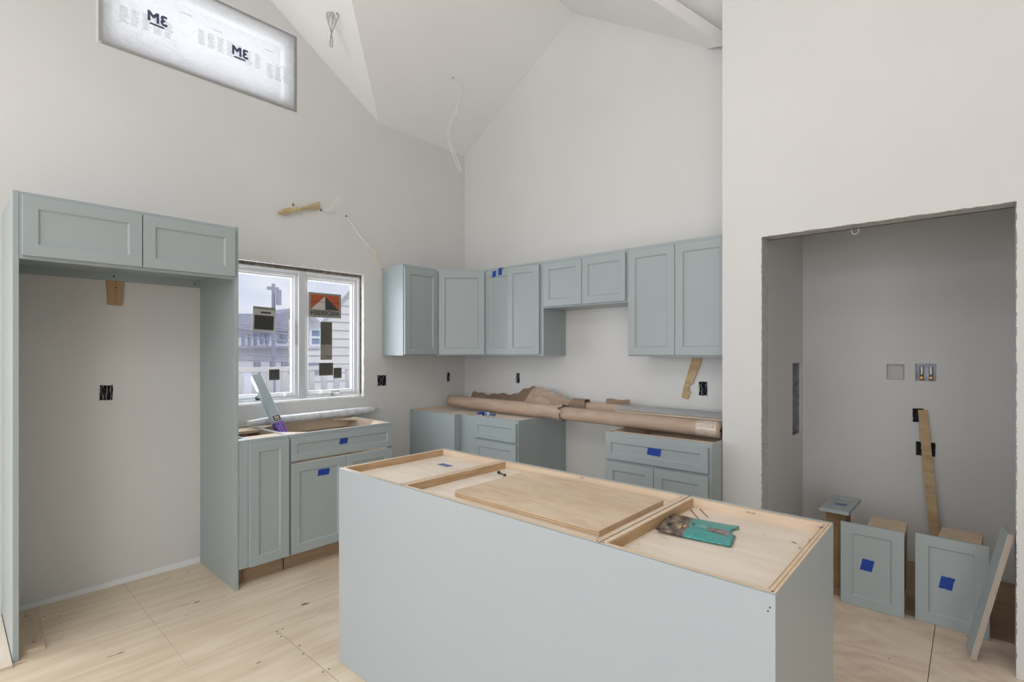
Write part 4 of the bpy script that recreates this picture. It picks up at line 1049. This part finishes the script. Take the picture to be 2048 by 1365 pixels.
for xx in (140.7, 142.6):
    bm = BM(); tube(bm, [(xx, 32.1, z0+.2), (xx, 32.1, z0+1.7)], .36, 10); tube(bm, [(xx, 32.1, z0+.85), (xx, 31.35, z0+.85)], [.42, .34], 10); v_ = obj('valve', bm, M_BRASS, t)
    bm = BM(); tube(bm, [(xx, 32.1, z0+1.7), (xx, 32.1, z0+3.7)], [.38, .4], 12); obj('hose_connector', bm, M_CHROME, t)

# ------------------------------------------------------------------ cables
def cable(name, label, parts, group=None, cat='cable'):
    t = thing(name, label, cat, parts[0][1][0])
    for nm, pts, r, m in parts:
        bm = BM(); tube(bm, spline(pts, 7), r, 7); obj(nm, bm, m, t, smooth=True)
    return t
def A_(u, v, x=1.0): return at(u, v, 'x', x)
# yellow bundle
hb = Vector((-.6, cable_holes_A[0].y, cable_holes_A[0].z))
parts = [('tail', [hb, A_(590, 413, .8), A_(594, 423, 1.6), A_(597, 428, 1.2)], .13, M_WIREY)]
rnd = random.Random(2)
for k in range(5):
    o = k*2.6; w = rnd.uniform(-2, 2)
    parts.append(('loop', [A_(598+w, 417, 1.2), A_(575, 417+o*.6, 1.0+.1*k), A_(557+w, 423+o*.3, .8+.1*k), A_(562, 429, 1), A_(580, 424+w, 1.4), A_(600, 418, 1.6), A_(620, 410+o*.5, 1.3), A_(637+w*.6, 405+o, 1.1), A_(637, 412+o*.6, .9), A_(615, 418+w*.6, 1.2), A_(598, 420, 1.5)], .11, M_WIREY if k % 2 else M_WIREYD))
parts.append(('tie', [A_(592, 410, 1), A_(597, 414, 2), A_(599, 424, 2), A_(594, 427, 1), A_(602, 413, 1.8), A_(614, 417, 1.6), A_(611, 422, 1.4)], .11, M_WIREY))
cable('cable_bundle', 'bundled yellow electrical cable hanging from wall above the window', parts)
h = cable_holes_A[1]
cable('cable_stub', 'short white looped cable rising from wall beside yellow bundle',
      [('loop', [Vector((-.6, h.y, h.z)), A_(650, 422, 1), A_(660, 422, 3), A_(667, 410, 4), A_(675, 401, 5), A_(679, 393, 5.5), A_(676, 391, 5.5), A_(673, 398, 5), A_(666, 409, 4.2), A_(658, 419, 3), A_(648, 420, 1.2)], .12, M_WIREW)])
h = cable_holes_A[2]
cable('hanging_cable', 'long white and yellow cable drooping from wall toward corner cabinets',
      [('white_lead', [Vector((-.6, h.y, h.z)), A_(700, 443, 2), A_(712, 463, 4), A_(728, 482, 5.5), A_(740, 493, 6.5)], .15, M_WIREW),
       ('white_lead', [Vector((-.6, h.y-.1, h.z-.1)), A_(703, 445, 2.4), A_(716, 466, 4.2), A_(732, 485, 5.8), A_(742, 495, 6.5)], .12, M_WIREW),
       ('yellow_loop', [A_(730, 482, 5.6), A_(746, 499, 6.5), A_(755, 506, 7), A_(753, 518, 7), A_(760, 527, 7), A_(771, 533, 7), A_(778, 541, 7), A_(774, 543, 7), A_(767, 535, 7), A_(754, 522, 7), A_(750, 506, 6.8), A_(741, 494, 6.2), A_(726, 480, 5.5)], .10, M_WIREY)])
def Pc(u, v, drop, plane):
    p0, n = plane; return on_plane(u, v, p0, n) + Vector((0, 0, -drop))
pl1 = ((0, 0, EZ), (-PIT, 0, 1))
h = hole1
def hang(u, v):    # points on the vertical plane through the hole that faces the camera
    n = Vector((math.sin(YAW), -math.cos(YAW), 0)); return on_plane(u, v, h, n)
cable('hanging_cable', 'long looped white cable hanging from left ceiling slope near corner',
      [('loop', [h + Vector((0, 0, .6)), hang(908, 165), hang(918, 175), hang(919, 190), hang(912, 218), hang(903, 235), hang(896, 262), hang(898, 290), hang(908, 315), hang(917, 338), hang(920, 343), hang(922, 340), hang(913, 315), hang(902, 290), hang(899, 268), hang(904, 242), hang(914, 226), hang(914, 214)], .13, M_WIREW)])
h = hole2
cable('cable_bundle', 'coiled grey-white cable hanging from bright ceiling slope at top', 
      [('tail', [h + Vector((0, 0, .6)), hang(677, 32), hang(673, 42), hang(668, 55), hang(663, 68)], .12, M_WIREG)] +
      [('loop', [hang(662, 64), hang(656+k, 44), hang(654+k*2.5, 30), hang(658+k*3, 24+k*.3), hang(662+k*2, 30), hang(664, 50), hang(662, 70), hang(659+k, 88), hang(662+k, 94), hang(666-k*.5, 88), hang(663, 66)], .12, M_WIREW if k % 2 else M_WIREG) for k in range(-1, 3)] +
      [('loop', [hang(661, 60), hang(655, 64), hang(652, 76), hang(655, 84), hang(660, 78), hang(662, 64)], .10, M_WIREW)])
p = at(1709, 460, 'y', -12)
cable('cable_ring', 'small white cable ring hanging under closet opening header', 
      [('ring', [at(1706, 448, 'y', -12.8), at(1703, 458, 'y', -12.8), at(1704, 466, 'y', -12.8), at(1710, 469, 'y', -12.8), at(1716, 465, 'y', -12.8), at(1718, 457, 'y', -12.8), at(1716, 448, 'y', -12.8)], .09, M_WIREW)])

# ------------------------------------------------------------------ closet contents
t = thing('wood_strip', 'long pale wood strip leaning on closet back wall over outlet boxes', 'wood strip', (142, 29, 0))
a0 = at(1836, 820, 'y', 30.7); a1 = at(1855, 820, 'y', 30.7)
bx, by = 144.0, 26.0
k_ = at(1880, 1068, 'y', 27.2); k2 = at(1859, 1068, 'y', 27.2)
def dn(p, q): # extend line p->q to the floor
    return p + (q-p)*((p.z-.02)/(p.z-q.z))
f0 = dn(a0, k2); f1 = dn(a1, k_)
off = Vector((0, -.45, 0))
bm = BM(); hexa(bm, [f0, f1, a1, a0, f0+off, f1+off, a1+off, a0+off]); obj('strip', bm, M_STRIP, t)

def drawer_unit(label, BL, BR, TLv, depth, seed, tpv, tl, tr):
    a = at(*BL, 'z', 0); b = at(*BR, 'z', 0); w = (b-a).length
    # height from the top-left pixel
    C = Vector((CX, CY, CH)); fwd = Vector((-math.sin(YAW), math.cos(YAW), 0)); dist = (a-C).dot(fwd)
    h = CH - (TLv-HY)*dist/FPX
    U = (b-a).normalized(); N = Vector((U.y, -U.x, 0))
    t = thing('loose_drawer', label, 'drawer', tuple((a+b)/2))
    F = Fr(a + Vector((0, 0, .03)), U, (0, 0, 1), N)
    fr = shaker('drawer_front', F, w, h, t, fw=2.1)
    tape(F, w*tpv[0], h*tpv[1], 2.1, 2.5, fr, n=.44, seed=seed, tilt=-.05)
    # drawer box behind
    bm = BM(); fbox(bm, F, tl, w-tr, 1.4, h-1.3, -depth, -depth+.5, .02); obj('box_back', bm, M_PLY, t)
    bm = BM(); fbox(bm, F, tl, w-tr, h-1.85, h-1.35, -depth+.5, -.02, .02); obj('box_side', bm, M_BOARD, t)
    bm = BM(); fbox(bm, F, tl, w-tr, 1.4, 1.9, -depth+.5, -.02, .02); obj('box_side', bm, M_BOARD, t)
    bm = BM(); fbox(bm, F, w-tr-.7, w-tr-.2, 1.9, h-1.85, -depth+.5, -.02, .02); obj('box_bottom', bm, M_KICK, t)
    return t
drawer_unit('loose blue drawer standing on end in closet, nearest the island', (1682, 1202), (1809, 1236), 1042, 13, 21, (.43, .52), 4.3, .1)
drawer_unit('loose blue drawer standing on end in closet, before the leaning strip', (1831, 1237), (1980, 1280), 1065, 13, 22, (.44, .50), 3.2, 1.4)

t = thing('cardboard_box', 'tall slim brown cardboard box standing in closet behind island end', 'box', (118, 0, 0))
a = at(1683, 1179, 'z', 0)
F = Fr((a.x, a.y, 0), at(1651, 1179, 'z', 0) - a, (0, 0, 1), Vector((0, 0, 1)).cross(at(1651, 1179, 'z', 0) - a))
F = Fr((a.x, a.y, 0), (1, 0.0, 0), (0, 0, 1), (0, -1, 0))
C = Vector((CX, CY, CH)); fwd = Vector((-math.sin(YAW), math.cos(YAW), 0)); dist = (a-C).dot(fwd)
hb_ = 18.3
xl = at(1651, 1100, 'y', .43).x; xr_ = at(1692, 1100, 'y', .43).x
F = Fr((xr_, .43, 0), (1, 0, 0), (0, 0, 1), (0, -1, 0)); wb_ = xr_-xl
bm = BM(); fbox(bm, F, -wb_, 0, .02, hb_, -5.5, 0, .05); obj('box', bm, M_CARD, t)
bm = BM(); fbox(bm, F, 0, .12, hb_-8, hb_-.3, -5.2, -3.2, 0); obj('orange_flap', bm, M_CORK, t)
bm = BM(); fbox(bm, F, -.4, -.3, hb_-2.2, hb_-.1, 0, .03); obj('flap_slot', bm, M_KICK, t)
bm = BM(); fbox(bm, F, -wb_+.6, -.6, hb_-.5, hb_-.1, 0, .05); obj('flap_shadow_gap', bm, M_KICK, t)
for k in range(3):
    bm = BM(); tube(bm, [F(-.75+(.75-k*.22)*math.cos(i*math.pi/8), hb_-5.4+(1.2-k*.36)*math.sin(i*math.pi/8), .02) for i in range(17)], .06, 5, cap=False)
    obj('printed_emblem', bm, M_KICK, t)
t = thing('drawer_front', 'small blue drawer front lying flat on top of cardboard box', 'drawer front', (127, 4, hb_))
F = Fr((124.11, -3.07, hb_+.02), Vector((5.82, -.15, 0)), Vector((.36, 14.47, 0)), (0, 0, 1))
fr = shaker('panel', F, 5.83, 14.4, t, fw=1.4, slope=.25)
tape(F, 2.9, 7.2, 2.2, 1.9, fr, n=.45, m=M_TAPEL, seed=31, tilt=.1)

# leaning panel offcuts
t = thing('leaning_panel', 'narrow blue-faced plywood panels leaning against right side of closet opening', 'panel', (152, -14, 0))
b0 = at(1940, 1323, 'z', 0.0); top = at(2016, 1073, 'y', b0.y)
bk = at(1932, 1296, 'z', 0.0)
dep = Vector((bk.x-b0.x, bk.y-b0.y, 0))
top_x = min(top.x, 155.0); 
ld = Vector((top.x-b0.x, 0, top.z)).normalized(); Ln = Vector((top.x-b0.x, 0, top.z)).length
dpt = Vector((-.6, 6.2, 0))
nrm_ = ld.cross(dpt).normalized()
if nrm_.x > 0: nrm_ = -nrm_
F = Fr((b0.x, b0.y, .35), dpt, ld, nrm_)
for k in range(2):
    bm = BM(); fbox(bm, F, .1*k, 6.2, 0, Ln, -.42*(k)-.41, -.42*k-.04, 0); o = obj('panel_core', bm, M_GREYPLY, t)
    bm = BM(); fbox(bm, F, .1*k, 6.2, 0, Ln, -.42*k-.04, -.42*k, 0); obj('painted_face', bm, M_CAB, t)
    for q_ in (.12, .26):
        bm = BM(); fbox(bm, F, .1*k-.02, 6.2, 0.01, Ln-.01, -.42*k-q_-.05, -.42*k-q_, 0); obj('ply_line', bm, M_KICK, t)

# plywood patches at far left
t = thing('plywood_underlay', 'raised plywood sheet on floor left of the tall panel', 'plywood', (12, -140, 0))
boxobj('sheet', (.1, 26.0, -158, -131.15, 0.01, .62), M_PLYX, t, bev=.03)
boxobj('ply_line', (26.0, 26.02, -158, -131.15, .25, .34), M_KICK, t)
t = thing('plywood_offcut', 'small plywood offcut on floor inside refrigerator bay', 'plywood', (12, -128, 0))
bm = BM(); prism(bm, [(2.3, -130.1), (22.3, -130.1), (22.6, -126.6), (2.0, -125.4)], WORLD, .01, .72); obj('board', bm, M_PLY, t)
bm = BM(); tube(bm, [(19.5, -127.9, .72), (19.5, -127.9, .75)], .2, 7); tube(bm, [(5.5, -127.9, .72), (5.5, -127.9, .75)], .2, 7); obj('nail_head', bm, M_SCREW, t)

# ------------------------------------------------------------------ outside the kitchen window
boxobj('ground', (-4000, -8, -3000, 4000, -110, -108), M_GROUND, kind='structure')
# deck rail
xr = -110
t = thing('deck_railing', 'cream deck railing with square balusters outside the window', 'railing', (xr, -40, -108))
tr = at(607, 733, 'x', xr).z
bm = BM(); box(bm, xr-1.5, xr+1.5, -190, 80, tr-2.2, tr, .1); obj('top_rail', bm, M_RAIL, t)
bm = BM(); box(bm, xr-1, xr+1, -190, 80, tr-30, tr-27.5, .1); obj('bottom_rail', bm, M_RAIL, t)
bm0 = BM(); box(bm0, xr-1, xr+1, -190, -187.2, tr-27.5, tr-2.2)
b0_ = obj('baluster', bm0, M_RAIL, t)
for k in range(1, 38):
    c = b0_.copy(); link(c); c.parent = t; c.location = (0, k*7.2*IN, 0)
boxobj('deck_boards', (xr-60, xr+4, -190, 80, tr-36, tr-31), M_RAIL, t)
bm = BM(); box(bm, xr-50, xr-46, -188, -184, -108, tr-36); box(bm, xr-50, xr-46, 74, 78, -108, tr-36); box(bm, xr-2, xr+2, 74, 78, -108, tr-36); box(bm, xr-2, xr+2, -188, -184, -108, tr-36); obj('deck_post', bm, M_RAIL, t)

# neighbour's house seen in right pane (sided wall facing us)
xh = -300
t = thing('neighbour_house', 'cream clapboard house close outside, steep white eave at its left', 'house', (xh-60, 200, -108))
yl = at(608, 700, 'x', xh).y; 
ztop = at(640, 500, 'x', xh).z
gp0 = at(612, 612, 'x', xh); gp1 = at(661, 560, 'x', xh)
slope_ = (gp1.z-gp0.z)/(gp1.y-gp0.y)
yr = yl + 560
yleft = yl - 14
zl = gp0.z + slope_*(yleft-gp0.y)
pk = yleft + 240; zp = zl + slope_*240
FH = Fr((xh, 0, 0), (0, 1, 0), (0, 0, 1), (1, 0, 0))
sight = Vector((xh-CX, yleft-CY, 0)).normalized()
FO = Fr((xh, 0, 0), (0, 1, 0), (0, 0, 1), -(sight + Vector((0, .12, 0))))
bm = BM(); prism(bm, [(yleft, -108), (yleft+480, -108), (yleft+480, zl), (pk, zp), (yleft, zl)], FO, -200, 0); obj('walls', bm, M_SIDING, t)
z = -100; k = 0
while z < zl + 150:
    ya = yleft if z < zl else yleft + (z-zl)/slope_
    yb = min(yleft+480, yleft+480 if z < zl else yleft+480-(z-zl)/slope_)
    yb = min(yb, yleft+200)
    bm = BM(); P = [FH(ya, z, 0), FH(yb, z, 0), FH(yb, z+8, 0), FH(ya, z+8, 0), FH(ya, z, 1.3), FH(yb, z, 1.3), FH(yb, z+8, .1), FH(ya, z+8, .1)]
    hexa(bm, P); obj('clapboard', bm, M_SIDING, t); z += 8
bm = BM(); d_ = Vector((0, 1, slope_)).normalized(); pe = FH(yleft-3, zl-3*slope_, 0)
Fe = Fr(pe, d_, Vector((0, -d_.z, d_.y)), (1, 0, 0))
fbox(bm, Fe, 22, 400, -16, 4, -4, 12); obj('eave_and_shade', bm, M_TRIMX, t)  # rake trim drawn wider so the band also holds its shadow
Fe2 = Fr(pe + Vector((0, 6, 0)), d_, Vector((0, -d_.z, d_.y)), FO.N)
bm = BM(); fbox(bm, Fe2, 26, 400, -3, 3, -120, -6); obj('roof_slope', bm, M_ROOF, t)
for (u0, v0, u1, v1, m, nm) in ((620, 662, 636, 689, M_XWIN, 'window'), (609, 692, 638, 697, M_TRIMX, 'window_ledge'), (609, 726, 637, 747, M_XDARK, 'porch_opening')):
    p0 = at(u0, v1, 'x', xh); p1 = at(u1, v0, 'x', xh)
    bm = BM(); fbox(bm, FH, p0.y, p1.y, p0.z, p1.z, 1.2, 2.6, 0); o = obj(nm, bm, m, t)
    if nm == 'window':
        bm = BM(); ring(bm, FH, p0.y-2, p1.y+2, p0.z-2, p1.z+2, 2, 1.2, 3.4); fbox(bm, FH, p0.y, p1.y, (p0.z+p1.z)/2-1, (p0.z+p1.z)/2+1, 2.6, 3.4); obj('window_frame', bm, M_TRIMX, o)
# houses further off, in the left pane
xh2 = -900
F2 = Fr((xh2, 0, 0), (0, 1, 0), (0, 0, 1), (1, 0, 0))
t = thing('distant_house', 'pale distant house with lilac roof across the street, left pane', 'house', (xh2, 0, -108))
pa = at(478, 660, 'x', xh2); pb = at(606, 660, 'x', xh2)
bm = BM(); prism(bm, [(pa.y-100, -108), (pb.y+120, -108), (pb.y+120, pa.z), (pa.y-100, pa.z)], F2, -260, 0); obj('walls', bm, M_SIDING2, t)
rz = at(478, 632, 'x', xh2).z
bm = BM(); prism(bm, [(pa.y-120, pa.z), (pb.y+140, pa.z), (pb.y+90, rz), (pa.y+110, at(478, 622, 'x', xh2).z), (pa.y-60, rz)], F2, -250, 12); obj('roof', bm, M_ROOF, t)
for (u0, v0, u1, v1) in ((484, 670, 489, 690), (496, 670, 501, 690), (508, 668, 513, 690), (520, 668, 527, 686), (554, 678, 574, 684), (560, 668, 572, 676), (531, 668, 537, 688)):
    p0 = at(u0, v1, 'x', xh2); p1 = at(u1, v0, 'x', xh2)
    bm = BM(); fbox(bm, F2, p0.y, p1.y, p0.z, p1.z, 0, 4); obj('window', bm, M_XWIN, t)
p0 = at(478, 697, 'x', xh2); p1 = at(606, 693, 'x', xh2)
bm = BM(); fbox(bm, F2, p0.y-80, p1.y+100, p0.z, p1.z, 0, 20); obj('porch_roof', bm, M_ROOF, t)
for (u0, u1) in ((563, 576), (540, 548), (508, 520)):
    p0 = at(u0, 748, 'x', xh2); p1 = at(u1, 724, 'x', xh2)
    bm = BM(); fbox(bm, F2, p0.y, p1.y, max(-108, p0.z), p1.z, 0, 4); obj('doorway', bm, M_XDARK, t)
t = thing('distant_house', 'second lilac-roofed house far off at left pane\'s right edge', 'house', (-1500, 500, -108))
xh3 = -1500; F3 = Fr((xh3, 0, 0), (0, 1, 0), (0, 0, 1), (1, 0, 0))
pa = at(556, 640, 'x', xh3); pb = at(700, 640, 'x', xh3)
bm = BM(); prism(bm, [(pa.y, -108), (pb.y, -108), (pb.y, pa.z), (pa.y, pa.z)], F3, -200, 0); obj('walls', bm, M_SIDING2, t)
bm = BM(); prism(bm, [(pa.y-30, pa.z), (pb.y+30, pa.z), (pb.y-60, at(600, 612, 'x', xh3).z), (pa.y+40, at(600, 618, 'x', xh3).z)], F3, -200, 10); obj('roof', bm, M_ROOF, t)
for k in range(4):
    bm = BM(); fbox(bm, F3, pa.y+30+k*60, pa.y+50+k*60, pa.z-90, pa.z-45, 0, 3); obj('window', bm, M_XWIN, t)
# pole and wires
xp = -700
t = thing('utility_pole', 'grey utility pole with crossarm and wires seen in left pane', 'utility pole', (xp, at(549, 700, 'x', xp).y, -108))
pb_ = at(547, 568, 'x', xp)
bm = BM(); tube(bm, [(xp, pb_.y, -108), (xp, pb_.y, pb_.z)], [4, 3], 8); obj('pole', bm, M_POLE, t)
p0 = at(535, 577, 'x', xp); p1 = at(557, 571, 'x', xp)
bm = BM(); box(bm, xp-2, xp+2, p0.y, p1.y, p0.z-2, p0.z+3); obj('crossarm', bm, M_POLE, t)
p0 = at(552, 596, 'x', xp)
bm = BM(); tube(bm, [(xp+10, p0.y, p0.z-12), (xp+10, p0.y, p0.z+12)], 4.5, 8); obj('transformer', bm, M_POLE, t)
for k, (v0, v1, sag) in enumerate(((640, 655, 8), (650, 662, 10), (664, 672, 12), (706, 700, 8), (716, 708, 10), (652, 676, 6))):
    xx = -500 - k*30
    a = at(420, v0, 'x', xx); b = at(760, v1, 'x', xx)
    a = Vector((xx, a.y, a.z)); b = Vector((xx, b.y, b.z)); m_ = (a+b)/2 - Vector((0, 0, sag))
    bm = BM(); tube(bm, spline([a, m_, b], 8), .8, 5); obj('wire', bm, M_POLE, t)
